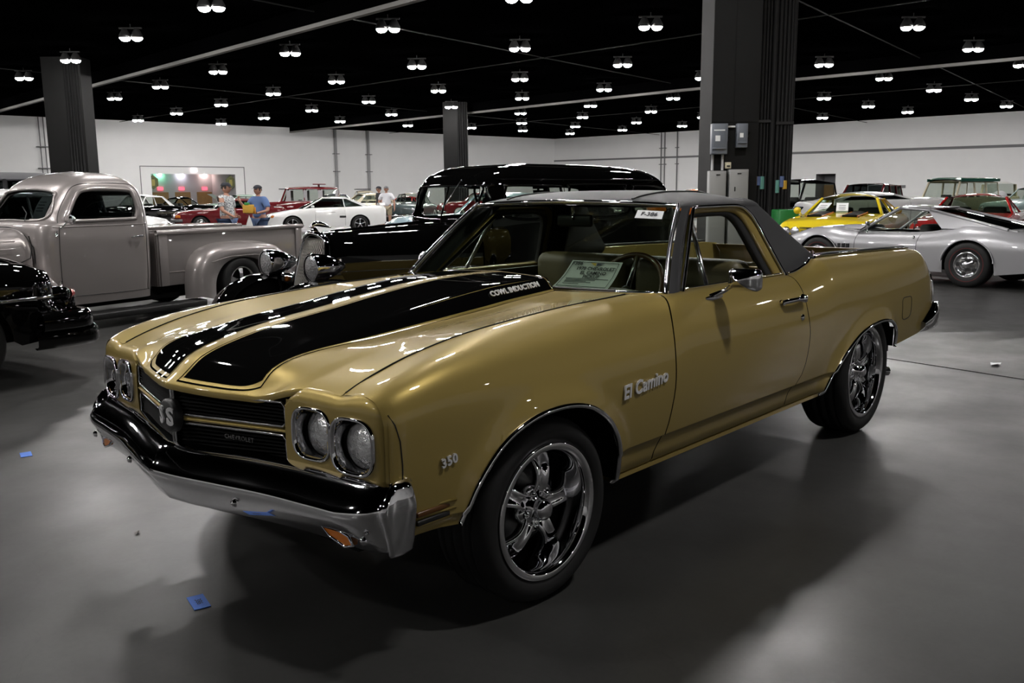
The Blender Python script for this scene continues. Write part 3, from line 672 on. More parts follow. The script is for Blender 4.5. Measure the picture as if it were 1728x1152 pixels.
def roof_pt(x, t):  # t 0..1 from drip edge (left) to centre
    zc = float(ROOF_C(x)); zd = 1.348; yd = .634
    a = t * math.pi / 2; return yd * math.cos(a) ** (2 / 2.6), zd + (zc - zd) * math.sin(a) ** (2 / 2.3)
rx = np.r_[0, .02, .05, .1, np.linspace(.16, 1, 18)]
tt = np.r_[np.linspace(0, .5, 16), np.linspace(.55, 1, 10)]
RG = []
for q in rx:
    row = []
    for sgn, seq in ((1, tt), (-1, tt[::-1][1:])):
        for t in seq:
            y0, _ = roof_pt(-1.6, t); fx = ws_top(min(y0, .63))[0] - .004; x = fx + (-2.055 - fx) * q
            y, z = roof_pt(x, t)
            if q == 0: z = min(z, ws_top(min(y0, .63))[2] + .012)
            row.append((x, sgn * y, z))
    RG.append(row)
roof = grid('vinyl_roof', np.array(RG), VINYL, car)
for s in (1, -1):
    tube('roof_seam', [(x, s * .40, float(ROOF_C(x)) - (float(ROOF_C(x)) - 1.348) * .10 + .001) for x in np.linspace(-1.26, -2.02, 14)], .004, VINYL, roof, 6)
# sail panels (flying buttresses)
sail_front = lin([(1.36, -1.90), (1.348, -1.90), (1.336, -1.93), (1.281, -1.975), (1.144, -2.02), (.978, -2.068)])
sail_rear = tab([(1.42, -1.98), (1.402, -2.02), (1.339, -2.10), (1.265, -2.20), (1.193, -2.30), (1.13, -2.395), (1.09, -2.455), (1.065, -2.475), (1.04, -2.465), (1.01, -2.40), (.99, -2.34), (.980, -2.32)])
for s in (1, -1):
    g = []
    for z in np.r_[np.linspace(.982, 1.06, 8), np.linspace(1.08, 1.348, 16), [1.36, 1.375, 1.39]]:
        a, b = float(sail_front(min(z, 1.36))), float(sail_rear(z)); row = []
        yo = YS(z) + .006 if z < 1.348 else .634 * max(0.0, 1 - ((z - 1.348) / .08) ** 2.3) ** (1 / 2.6)
        for q in np.linspace(0, 1, 12): row.append((a + (b - a) * q, s * yo, z))
        for k, da in enumerate((25, 50, 75, 90)):
            r = .035; row.append((b - r * math.sin(da * D2R) * .6, s * (yo - r * (1 - math.cos(da * D2R))), z))
        row.append((b - .01, s * (yo - .13), z - .004)); row.append((a, s * (yo - .14), z))
        g.append(row)
    sp = grid('sail_panel', np.array(g), VINYL, car)
    def meet(x):
        zs = np.linspace(.93, 1.055, 60); d_ = [float(side_y(x, z)) - (YS(z) + .006) for z in zs]
        k_ = next((i for i, q in enumerate(d_) if q < 0), len(zs) - 1); return zs[k_]
    bp_ = [(x, s * (YS(meet(x)) + .016), meet(x) + .004) for x in np.linspace(-2.065, -2.40, 8)] + [(-2.455, s * (YS(1.05) + .012), 1.052), (-2.487, s * (YS(1.07) + .01), 1.072), (-2.475, s * (YS(1.095) + .008), 1.097)]
    tube('sail_trim', spline(bp_, 24), .009, CHROME, sp, 8)
# rear cab wall + rear window
raw('rear_window', [(-2.03, -.60, 1.06), (-2.03, .60, 1.06), (-1.99, .55, 1.345), (-1.99, -.55, 1.345)], [(0, 1, 2, 3)], GLASS, car, smooth=False)
box('rear_wall', -2.06, -2.0, -.76, .76, .42, 1.055, mat('gold_inner_wall', (.20, .15, .05), rough=.4), car, .01)
for z in (1.0, 1.03): tube('wall_rib', [(-1.995, -.72, z), (-1.995, .72, z)], .008, GOLD, car, 6)
# door upper frame: chrome drip trim, gold inner frame, black weatherstrip
OUT = [(-1.044, .989), (-1.13, 1.072), (-1.229, 1.168), (-1.33, 1.268), (-1.395, 1.330), (-1.425, 1.347), (-1.50, 1.351), (-1.70, 1.353), (-1.837, 1.352), (-1.90, 1.340), (-1.940, 1.315), (-1.967, 1.281), (-1.99, 1.215), (-2.01, 1.144), (-2.035, 1.06), (-2.058, .985)]
INN = [(-1.082, .989), (-1.18, 1.085), (-1.27, 1.175), (-1.36, 1.268), (-1.405, 1.308), (-1.43, 1.318), (-1.50, 1.322), (-1.70, 1.324), (-1.80, 1.320), (-1.855, 1.305), (-1.890, 1.272), (-1.912, 1.225), (-1.935, 1.15), (-1.955, 1.08), (-1.985, .985)]
INN2 = [(-1.10, .989), (-1.20, 1.085), (-1.29, 1.175), (-1.375, 1.262), (-1.415, 1.293), (-1.44, 1.300), (-1.50, 1.303), (-1.68, 1.304), (-1.76, 1.299), (-1.805, 1.280), (-1.835, 1.245), (-1.855, 1.20), (-1.88, 1.13), (-1.90, 1.07), (-1.925, .985)]
def plane_pt(x, z, s, off=0.0): return (x, s * (YS(z) + off), z)
for s in (1, -1):
    o_, i_, k_ = spline(OUT, 70), spline(INN, 70), spline(INN2, 70)
    tube('drip_trim', [plane_pt(x, z, s, .010) for x, z in o_], .009, CHROME, car, 8)
    grid('window_frame', np.array([[plane_pt(a[0], a[1], s, .002), plane_pt((a[0] + b[0]) / 2, (a[1] + b[1]) / 2, s, -.006), plane_pt(b[0], b[1], s, -.012), plane_pt(b[0], b[1], s, -.03)] for a, b in zip(o_, i_)]), GOLD, car)
    grid('weatherstrip', np.array([[plane_pt(a[0], a[1], s, -.022), plane_pt(b[0], b[1], s, -.026), plane_pt(b[0], b[1], s, -.05)] for a, b in zip(i_, k_)]), BLACK, car)
    # glass: vent window and drop glass
    vent = [(-1.095, .992), (-1.40, 1.288), (-1.315, .988)]
    raw('vent_window', [plane_pt(x, z, s, -.03) for x, z in vent], [(0, 1, 2)], GLASS, car, smooth=False)
    tube('vent_bar', [plane_pt(-1.405, 1.298, s, -.024), plane_pt(-1.36, 1.15, s, -.024), plane_pt(-1.315, .985, s, -.024)], .011, CHROME_D, car, 6)
    sill = np.array([[(x, s * .802, 1.0), (x, s * .775, 1.004), (x, s * .74, .998), (x, s * .73, .93)] for x in np.linspace(-.93, -2.05, 12)])
    grid('door_sill', sill, GOLD, car)
    tube('sill_trim', [(x, s * .796, 1.004) for x in np.linspace(-1.06, -2.05, 10)], .005, CHROME, car, 6)
    box('door_card', -2.0, -.95, min(s * .70, s * .735), max(s * .70, s * .735), .42, .985, OLIVE_D, car)
# ---- cabin
box('dashboard', -1.13, -.84, -.73, .73, .80, .965, OLIVE, car, .02)
g = np.array([[(x, y, .968 + .022 * math.exp(-((y - .38) / .22) ** 4) * (1 if x < -.9 else .4) - .02 * ((x + .98) / .17) ** 4) for x in np.linspace(-.82, -1.15, 8)] for y in np.linspace(-.74, .74, 30)]); grid('dash_pad', g, OLIVE, car)
for k in range(5): box('dash_vent', -1.00, -.90, .30 + .035 * k, .318 + .035 * k, .9905, .9925, BLACK, car)
gg = thing  # keep name short
cx_, cy_, cz_ = -1.26, .38, .955
WOODR = mat('wood_rim', (.10, .045, .015), rough=.35, noise=.4, nscale=30, coat=.5)
a = np.linspace(0, 2 * np.pi, 41)[:-1]; tilt = 62 * D2R
ring = np.stack([cx_ + .19 * np.sin(a) * math.cos(tilt) * -1, cy_ + .19 * np.cos(a), cz_ + .19 * np.sin(a) * math.sin(tilt)], -1)
swheel = tube('steering_wheel', ring, .014, WOODR, car, 8, closed=True)
for aa in (0, 120, 240):
    t_ = (aa + 90) * D2R; tube('steering_spoke', [(cx_, cy_, cz_), (cx_ - .18 * math.sin(t_) * math.cos(tilt), cy_ + .18 * math.cos(t_), cz_ + .18 * math.sin(t_) * math.sin(tilt))], .012, CHROME_D, swheel, 6)
tube('steering_column', [(cx_, cy_, cz_), (-1.05, .38, .86)], .03, OLIVE_D, car, 8)
box('seat_cushion', -1.75, -1.32, -.66, .66, .45, .66, OLIVE, car, .06)
for s in (1, -1):
    o = box('seat_back', -1.98, -1.80, s * .355 - .32, s * .355 + .32, .60, 1.075, OLIVE, car, .06, 4)
box('cabin_carpet', -1.9, -.85, -.7, .7, .41, .44, CARPET, car)
raw('headliner', [(-1.28, -.58, 1.352), (-1.28, .58, 1.352), (-2.0, .58, 1.358), (-2.0, -.58, 1.358)], [(0, 1, 2, 3)], mat('headliner', (.03, .028, .02), rough=.9), car, smooth=False)
mr_ = box('rear_view_mirror', -1.285, -1.26, -.06, .16, 1.255, 1.315, BLACK, car, .012); box('mirror_glass', -1.290, -1.286, -.05, .15, 1.262, 1.308, CHROME, mr_)
tube('mirror_stalk', [(-1.26, .05, 1.29), (-1.25, .05, 1.36)], .008, CHROME, mr_, 6)
# ---- sheet on the dash and window tag (things of their own)
sh = thing('information_sheet', 'pale auction information sheet leaning inside the gold car windshield', 'paper', (-.92, .33, .985))
bl, br, tr, tl = (np.array(p) for p in ((-.93, .185, .992), (-.965, .475, .992), (-1.085, .475, 1.105), (-1.045, .215, 1.108)))
def sheet_pt(u, v): 
    p = bl * (1 - u) * (1 - v) + br * u * (1 - v) + tr * u * v + tl * (1 - u) * v; p = p + np.array([-.0, 0, -.012 * math.sin(math.pi * v)]); return p - np.array([-.92, .33, .985])
SHEET = mat('pale_green_sheet', (.84, .90, .92), rough=.8)
grid('sheet', np.array([[sheet_pt(u, v) for v in np.linspace(0, 1, 8)] for u in np.linspace(0, 1, 8)]), SHEET, sh)
xd = (br - bl); yd = (tl - bl); nn = np.cross(xd, yd); nn /= np.linalg.norm(nn)
for s_, sz, u, v in (('F386', .030, .15, .90), ('1970 CHEVROLET', .026, .55, .76), ('EL CAMINO', .026, .55, .62), ('PICKUP', .026, .55, .49)):
    text('print', s_, sz, INK, sh, sheet_pt(u, v) + nn * .004, xd, yd, .0003, bold=.0004)
for v, l in ((.36, .55), (.31, .4), (.26, .5), (.18, .3)):
    a_, b_ = sheet_pt(.12, v) + nn * .003, sheet_pt(.12 + l, v) + nn * .003
    tube('print_line', [a_, b_], .0012, INK, sh, 4)
for (u0, v0, u1, v1) in ((.05, .05, .95, .05), (.95, .05, .95, .95), (.95, .95, .05, .95), (.05, .95, .05, .05), (.1, .41, .9, .41)):
    tube('print_border', [sheet_pt(u0 + (u1 - u0) * q, v0 + (v1 - v0) * q) + nn * .003 for q in (0, .5, 1)], .0012, INK, sh, 4)
raw('flag_mark', [sheet_pt(.40, .93) + nn * .004, sheet_pt(.52, .84) + nn * .004, sheet_pt(.52, .93) + nn * .004], [(0, 1, 2)], mat('flag_yellow', (.7, .5, .05)), sh, smooth=False)
raw('flag_mark', [sheet_pt(.53, .93) + nn * .004, sheet_pt(.54, .85) + nn * .004, sheet_pt(.68, .92) + nn * .004], [(0, 1, 2)], mat('flag_dark', (.05, .06, .12)), sh, smooth=False)
tg = thing('window_tag', 'white F-386 tag stuck high on the gold car windshield', 'tag', (-1.2, .54, 1.30))
def tag_pt(u, v):
    p = np.array(ws_pt((.475 + .13 * u) / (.795 + (.63 - .795) * .87), .83 + .095 * v)) + np.array([.007, 0, .005]); return p - np.array([-1.2, .54, 1.30])
g = np.array([[tag_pt(u, v) for v in (0, .5, 1)] for u in np.linspace(0, 1, 5)]); grid('label', g, WHITE_PAPER, tg)
tx, ty = tag_pt(1, .5) - tag_pt(0, .5), tag_pt(.5, 1) - tag_pt(.5, 0); tn = np.cross(tx, ty); tn /= np.linalg.norm(tn)
text('print', 'F-386', .036, INK, tg, tag_pt(.5, .5) + tn * .002, tx, ty, .0004, bold=.0004)

# ---- nose: header panels with lamp openings
hx = tab([(.498, .756), (.56, .748), (.70, .733), (.80, .722), (.86, .712), (.885, .703), (.90, .690), (.908, .672)])
LAMPC = [(.617, .706, .082, .084), (.789, .694, .086, .088)]  # bezel centres (y, z, half width, half height)
def in_bezel(y, z, sh=.012):
    for cy, cz, hw, hh in LAMPC:
        if (abs(y - cy) / (hw - sh)) ** 3 + (abs(z - cz) / (hh - sh)) ** 3 < 1: return True
    return False
yy = np.linspace(.498, .908, 52); zz = np.r_[np.linspace(.585, .795, 34)]
V, F = [], []
def hz_top(y):
    if y < .72: return float(pchip([.498, .53, .56, .62, .73], [.800, .826, .838, .838, .833])(y))
    x = .678; W, yt, zt, n_ = float(Wd(x)), float(ytop(x)), float(ztop(x)), float(NX(x)); f = min(max((y - yt) / (W - yt), 0), 1)
    k = min(1, (y - .72) / .05); z = ZM + (zt - ZM) * (1 - f ** n_) ** (1 / n_) + float(BUMP(x)) * math.sin(math.pi * f ** 1.5)
    return .833 * (1 - k) + (z - .004) * k
rows = []
for y in yy:
    x = float(hx(y)); t = hz_top(y); col = [(x + .004 * (1 - ((z - .69) / .11) ** 2), y, z) for z in zz]
    zs_ = min(.795, t - .02); col = [(c_[0], c_[1], min(c_[2], zs_)) for c_ in col]
    for a_ in (20, 40, 60, 80, 90):
        col.append((x - .040 * (1 - math.cos(a_ * D2R)) - .0, y, zs_ + (t - zs_) * math.sin(a_ * D2R)))
    xe = float(xf(min(y, .715))) - .004
    col.append((min(xe, x - .045) - .01, y, t - .002 if y > .72 else t - .012))
    rows.append(col)
G = np.array(rows); Vg, Fg = grid_data(G)
Fg = [f for f in Fg if not in_bezel(np.mean([Vg[k][1] for k in f]), np.mean([Vg[k][2] for k in f]) if np.mean([Vg[k][2] for k in f]) < .8 else 9)]
hp = raw('header_panel', Vg, Fg, GOLD, car); mirror_y(hp)
# corner cap between header and fender
for s in (1, -1):
    g = []
    for z in np.linspace(.585, .80, 12):
        y1 = float(side_y(.69, z)); g.append([(.672, s * .908, z), (.672 + .006, s * (.908 + y1) / 2, z), (.69, s * (y1 + .001), z)])
    grid('corner_cap', np.array(g), GOLD, car)
    tube('cap_seam', [(float(xx_), s * (float(side_y(xx_, z)) + .0005), z) for z, xx_ in ((.47, .655), (.55, .655), (.65, .655), (.72, .660), (.77, .672), (.80, .685))], .002, BLACK, car, 5)
def bezel(cy, cz, hw, hh, s, xc):
    rings = []; n = 40
    for k, (f, dx, blend) in enumerate(((1.0, -.004, 0), (1.0, .006, 0), (.95, .010, 0), (.88, .004, 0), (.80, -.020, .35), (.80, -.042, 1.0))):
        r = []
        for q in range(n):
            a = 2 * math.pi * q / n; ca, sa = math.cos(a), math.sin(a)
            ry = hw * f * np.sign(ca) * abs(ca) ** .62; rz_ = hh * f * np.sign(sa) * abs(sa) ** .62
            ly, lz = .0735 * ca, .0735 * sa
            y = cy + ry * (1 - blend) + (ly - .012) * blend; z = cz + rz_ * (1 - blend) + (lz - .008) * blend
            r.append((xc - .14 * (y - cy) + dx, s * y, z))
        rings.append(r)
    b = grid('headlamp_bezel', np.array(rings), CHROME, car, cv=True)
    prof = [(0.0005, .020), (.03, .017), (.055, .009), (.070, -.002), (.0745, -.008), (.0745, -.016)]
    lathe('headlamp_lens', prof, LENS, b, n=32, axis='x', c=(xc - .040, s * (cy - .012), cz - .008))
    lathe('lens_ring', [(.072, 0), (.079, .003), (.080, -.006)], BLACK, b, n=32, axis='x', c=(xc - .040, s * (cy - .012), cz - .008))
for s in (1, -1):
    for cy, cz, hw, hh in LAMPC: bezel(cy, cz, hw, hh, s, float(hx(cy)) + .004)

# ---- grille
gx = lambda y: .872 - .245 * abs(y)
zu0, zu1 = lin([(0, .697), (.49, .708)]), lin([(0, .786), (.37, .782), (.49, .786)])
zl0, zl1 = lin([(0, .559), (.49, .592)]), lin([(0, .668), (.49, .680)])
g = np.array([[(gx(y) - .05, y, z) for z in np.linspace(.55, .80, 4)] for y in np.linspace(-.5, .5, 21)]); grille = grid('grille', g, BLACKM, car, smooth=False)
for s in (1, -1):
    for (lo, hi, nb) in ((zu0, zu1, 7), (zl0, zl1, 8)):
        for k in range(nb):
            f = (k + .5) / nb; P = []
            for y in (.03, .25, .488):
                z = float(lo(y)) + (float(hi(y)) - float(lo(y))) * f; P.append((gx(y) - .012, s * y, z))
            V = []; 
            for (x, y, z) in P: V += [(x, y, z + .0025), (x + .010, y, z), (x, y, z - .0025), (x - .03, y, z)]
            F = [[4 * i + q, 4 * i + (q + 1) % 4, 4 * i + 4 + (q + 1) % 4, 4 * i + 4 + q] for i in (0, 1) for q in range(4)] + [[0, 1, 2, 3], [8, 9, 10, 11]]
            raw('grille_bar', V, F, BLACKM, grille, smooth=False)
        pth = [(gx(y), s * y, float(hi(y))) for y in np.linspace(.012, .478, 9)] + [(gx(.49), s * .49, float(hi(.49)) - .014), (gx(.492), s * .492, float(lo(.49)) + .012)] + [(gx(y), s * y, float(lo(y))) for y in np.linspace(.478, .012, 9)] + [(gx(.008), s * .008, float(lo(0)) + .01), (gx(.008), s * .008, float(hi(0)) - .01)]
        tube('grille_frame', pth, .0048, CHROME_D, grille, 6, closed=True)
    # gold bars: middle divider, sill below and cheek at the side
    def gbar(z0f, z1f, dx, nm):
        gg_ = []
        for y in np.linspace(.0, .505, 12):
            a_, b_ = z0f(y), z1f(y); x = gx(y) + dx; gg_.append([(x - .03, s * y, b_), (x, s * y, b_ - .003), (x + .004, s * y, (a_ + b_) / 2), (x, s * y, a_ + .003), (x - .03, s * y, a_)])
        grid(nm, np.array(gg_), GOLD, car)
    gbar(lambda y: float(zl1(y)) + .006, lambda y: float(zu0(y)) - .006, .004, 'grille_divider')
    gbar(lambda y: float(zl0(y)) - .034, lambda y: float(zl0(y)) - .006, .006, 'grille_sill')
    gg_ = np.array([[(gx(.493) - .002, s * .494, z), (gx(.50) + .006, s * .503, z), (float(hx(.53)) , s * .53, z)] for z in np.linspace(.57, .80, 6)]); grid('grille_cheek', gg_, GOLD, car)
# SS badge
bd = lathe('grille_badge', [(0.0005, .012), (.05, .011), (.058, .004), (.058, -.02)], BLACK, car, n=28, axis='x', c=(.885, 0, .690))
for k, y in ((0, -.028), (1, .028)):
    nrm_ = np.array([1, .35 if y > 0 else -.35, 0])
    text('badge_letter', 'S', .082, BADGE, bd, (.895 - abs(y) * .2, y, .690), (-nrm_[1] * 0 , 1, 0) if False else (-.2 * np.sign(y), 1, 0), (0, 0, 1), .010, bold=.003)
text('grille_script', 'CHEVROLET', .021, CHROME_D, grille, (gx(.30) + .006, .30, .648), (-.235, 1, .0), (0, 0, 1), .001, space=1.15)

# ---- front bumper
bx = tab([(0, .968), (.10, .952), (.30, .905), (.50, .858), (.70, .828), (.85, .805), (.90, .785), (.935, .745), (.955, .700), (.962, .645)])
def bumper_sec(y, s):
    ya = abs(y); x = float(bx(min(ya, .962)))
    zc = .512 + .02 * max(0, (ya - .8) / .16) ; zt = .605 - .008 * math.exp(-(ya / .2) ** 2); zb = .398 - .006 * (ya > .8)
    ctr = math.exp(-(ya / .09) ** 2)
    sec = [(x - .135, zt - .012), (x - .125, zt), (x - .10, zt + .003), (x - .055, zt - .020 + .01 * ctr), (x - .018, zc + .030), (x - .004, zc + .012), (x, zc), (x - .004, zc - .012), (x - .022, zc - .045), (x - .040, .445), (x - .062, zb + .008), (x - .075, zb), (x - .10, zb + .004)]
    return sec
ypts = np.r_[np.linspace(0, .8, 33), np.linspace(.82, .93, 9)]
rows = []
for y in np.r_[-ypts[:0:-1], ypts]:
    rows.append([(p[0], y, p[1]) for p in bumper_sec(y, 1)])
# wrap-around ends
def wrap(s):
    out = []
    base = bumper_sec(.93, 1)
    for x_, y_, rise in ((.755, .945, .004), (.735, .955, .006), (.71, .960, .006), (.68, .963, .006), (.65, .963, .004), (.635, .960, 0)):
        f = (.785 - x_) / .15
        out.append([(x_ - .02 * 0 - max(0, (1 - f)) * (base[6][0] - p[0]) * .55 - .0, s * (y_ - .50 * f * (base[6][0] - p[0]) * .6 - (.03 if k in (0, 12) else 0)), p[1] + (rise if k < 6 else 0)) for k, p in enumerate(base)])
    return out
R_ = wrap(1); L_ = wrap(-1)[::-1]
bumper = grid('front_bumper', np.array(L_ + rows + R_), CHROME, car)
for s in (1, -1):
    for y, z in ((.36, .492), (.885, .475)):
        lathe('bumper_bolt', [(0.0005, .012), (.010, .009), (.014, 0)], CHROME, bumper, n=12, axis='x', c=(float(bx(y)) - .012 - .008, s * y, z - .03))
    pl = [(float(bx(y)) - .070, s * y, z) for y, z in ((.69, .462), (.76, .455), (.815, .44), (.83, .415), (.80, .405), (.74, .425))]
    V = pl + [(x + .03, y, z) for x, y, z in pl]; n6 = 6
    raw('turn_signal', V, [list(range(6)), list(range(6, 12))[::-1]] + [[q, (q + 1) % 6, 6 + (q + 1) % 6, 6 + q] for q in range(6)], AMBER, bumper, smooth=False)
    tube('signal_rim', [(x + .030, y, z) for x, y, z in pl], .005, CHROME, bumper, 6, closed=True)
g = np.array([[(float(bx(abs(y))) - .10, y, z) for z in (.41, .385)] for y in np.linspace(-.8, .8, 17)]); grid('front_valance', g, BLACKM, car)
# side marker in front fender
for s in (1, -1):
    for k in range(2):
        z = .452 + .026 * k; box('marker_slot', .475, .612, min(s * .925, s * .9375), max(s * .925, s * .9375), z, z + .016, mat('dark_amber', (.10, .04, .008), rough=.3) if k else BLACK, car, .003)
    for k in range(3): tube('marker_trim', [(.46, s * (float(side_y(.46, .45 + .026 * k)) + .006), .447 + .026 * k), (.54, s * (float(side_y(.54, .45)) + .005), .447 + .026 * k), (.625, s * (float(side_y(.62, .45)) + .005), .445 + .026 * k)], .005, GOLD, car, 6)
# badges
text('engine_badge', '350', .040, BADGE, car, (.488, side_y(.488, .627) + .004, .627), (-1, .012, .125), (0, 0, 1), .003, space=1.15, bold=.0012)
text('name_script', 'El Camino', .072, BADGE, car, (-.552, side_y(-.55, .69) + .004, .690), (-1, -.01, .075), (0, -.05, 1), .003, shear=.25, space=1.04, bold=.0016)
text('engine_badge', '350', .040, BADGE, car, (.488, -side_y(.488, .627) - .004, .627), (1, .012, -.125), (0, 0, 1), .003, space=1.15, bold=.0012)
# door furniture
for s in (1, -1):
    yh = lambda x, z: s * float(side_y(x, z))
    h = tube('door_handle', [(-1.775, yh(-1.775, .888) + s * .012, .888), (-1.80, yh(-1.8, .888) + s * .03, .893), (-1.90, yh(-1.9, .888) + s * .034, .894), (-1.985, yh(-1.985, .888) + s * .03, .890)], [.011, .012, .012, .015], CHROME, car, 8)
    lathe('handle_button', [(0.0005, .028), (.016, .026), (.021, .015), (.024, 0)], CHROME, h, n=16, axis='y', c=(-2.0, yh(-2.0, .888) + s * .012, .888))
    tube('handle_foot', [(-1.785, yh(-1.785, .888), .886), (-1.78, yh(-1.78, .888) + s * .02, .888)], .014, CHROME, h, 8)
    lathe('door_lock', [(0.0005, .010), (.014, .008), (.017, 0)], CHROME, car, n=14, axis='y', c=(-1.985, yh(-1.985, .795), .795))
# fuel door seam (left side)
fd = [(-3.50, .748), (-3.60, .752), (-3.665, .745), (-3.675, .70), (-3.66, .635), (-3.60, .615), (-3.50, .622), (-3.488, .69)]
tube('fuel_door_seam', [(x, float(side_y(x, z)) + .0005, z) for x, z in spline(fd, 40, True)], .0022, BLACK, car, 5, closed=True)
# mirrors
mt = tube('side_mirror_arm', [(-1.19, .87, .965), (-1.205, .93, .995), (-1.215, .975, 1.03)], [.014, .010, .012], CHROME, car, 8)
mb = [(-1.15, .845, .972), (-1.19, .868, .968), (-1.25, .862, .967), (-1.262, .848, .972)]
prism_o = tube('mirror_base', [(-1.13, .878, .962), (-1.17, .885, .963), (-1.25, .883, .965), (-1.275, .876, .967)], [.006, .014, .014, .006], CHROME, mt, 8)
rings = []
for k, (f, d) in enumerate(((.02, .07), (.30, .066), (.62, .045), (.90, .018), (1.0, 0.0), (1.0, -.022), (.94, -.03))):
    rings.append([(-1.245 + d, 1.00 + y * f, 1.043 + z * f) for y, z in rrect(.150, .098, .025, 4)])
mh = grid('side_mirror', np.array(rings), CHROME, car, cv=True)
raw('mirror_glass', [(-1.276, 1.00 + y * .93, 1.043 + z * .93) for y, z in rrect(.150, .098, .025, 4)], [list(range(20))], CHROME, mh, smooth=False)
mr2 = mirror_y(mh, 'side_mirror', car); mirror_y(mt, 'side_mirror_arm', car)
# ---- bed
box('bed_floor', -4.12, -2.08, -.66, .66, .58, .60, BLACK, car)
for s in (1, -1):
    g = np.array([[(x, s * float(ytop(x)), float(ztop(x))), (x, s * (float(ytop(x)) - .015), float(ztop(x)) + .006), (x, s * .70, float(ztop(x)) + .004), (x, s * .69, .60)] for x in np.r_[np.linspace(-2.36, -4.0, 24), [-4.06, -4.12]]]); grid('bed_side', g, GOLD, car)
    tube('bed_rail_trim', [(x, s * .765, float(ztop(x)) + .012) for x in np.linspace(-2.47, -3.98, 20)], .011, BLACK, car, 6)
    tube('rail_moulding', [(x, s * .782, float(ztop(x)) + .010) for x in np.linspace(-2.47, -4.0, 20)], .0045, CHROME, car, 6)
g = []
for y in np.linspace(-.80, .80, 21):
    yy_ = abs(y) / .8; g.append([(-4.0 + .0 * yy_, y, 1.02), (-4.04, y, 1.022), (-4.12, y, .96), (-4.22, y, .88), (-4.265, y, .84), (-4.27, y, .62)])
grid('tailgate', np.array(g), GOLD, car)
for s in (1, -1):
    tube('tail_trim', [(-4.25, s * (float(side_y(-4.245, z)) + .001), z) for z in np.linspace(.875, .60, 8)], .010, CHROME, car, 6)
    gq = np.array([[(-4.245, s * float(side_y(-4.24, z)), z), (-4.268, s * .80, z)] for z in np.linspace(.53, .86, 8)]); grid('tail_edge', gq, GOLD, car)
rb_rows = []
for y, x in [(-.935, -3.95), (-.948, -4.05), (-.945, -4.18), (-.93, -4.27), (-.88, -4.33), (-.7, -4.36)] + [(y, -4.375) for y in np.linspace(-.5, .5, 7)] + [(.7, -4.36), (.88, -4.33), (.93, -4.27), (.945, -4.18), (.948, -4.05), (.935, -3.95)]:
    ya = abs(y); k = 1 if ya > .9 else 0
    h0, h1 = (.655, .47) if x < -4.1 else ((.60, .475) if x < -4.0 else (.55, .475))
    o_x = 0 if k else -.0
    nx, ny = (0, np.sign(y)) if ya > .925 else (-1, 0)
    rb_rows.append([(x + .05 * (-nx), y - .05 * ny, h0 - .01), (x + .01 * (-nx), y - .01 * ny, h0), (x + .012 * nx, y + .012 * ny, (h0 + h1) / 2 + .03), (x + .006 * nx, y + .006 * ny, h1 + .03), (x - .03 * nx, y - .03 * ny, h1)])
grid('rear_bumper', np.array(rb_rows), CHROME, car)
tube('exhaust_tip', [(-3.3, .72, .30), (-3.42, .80, .28), (-3.52, .86, .27)], .03, CHROME_D, car, 10)

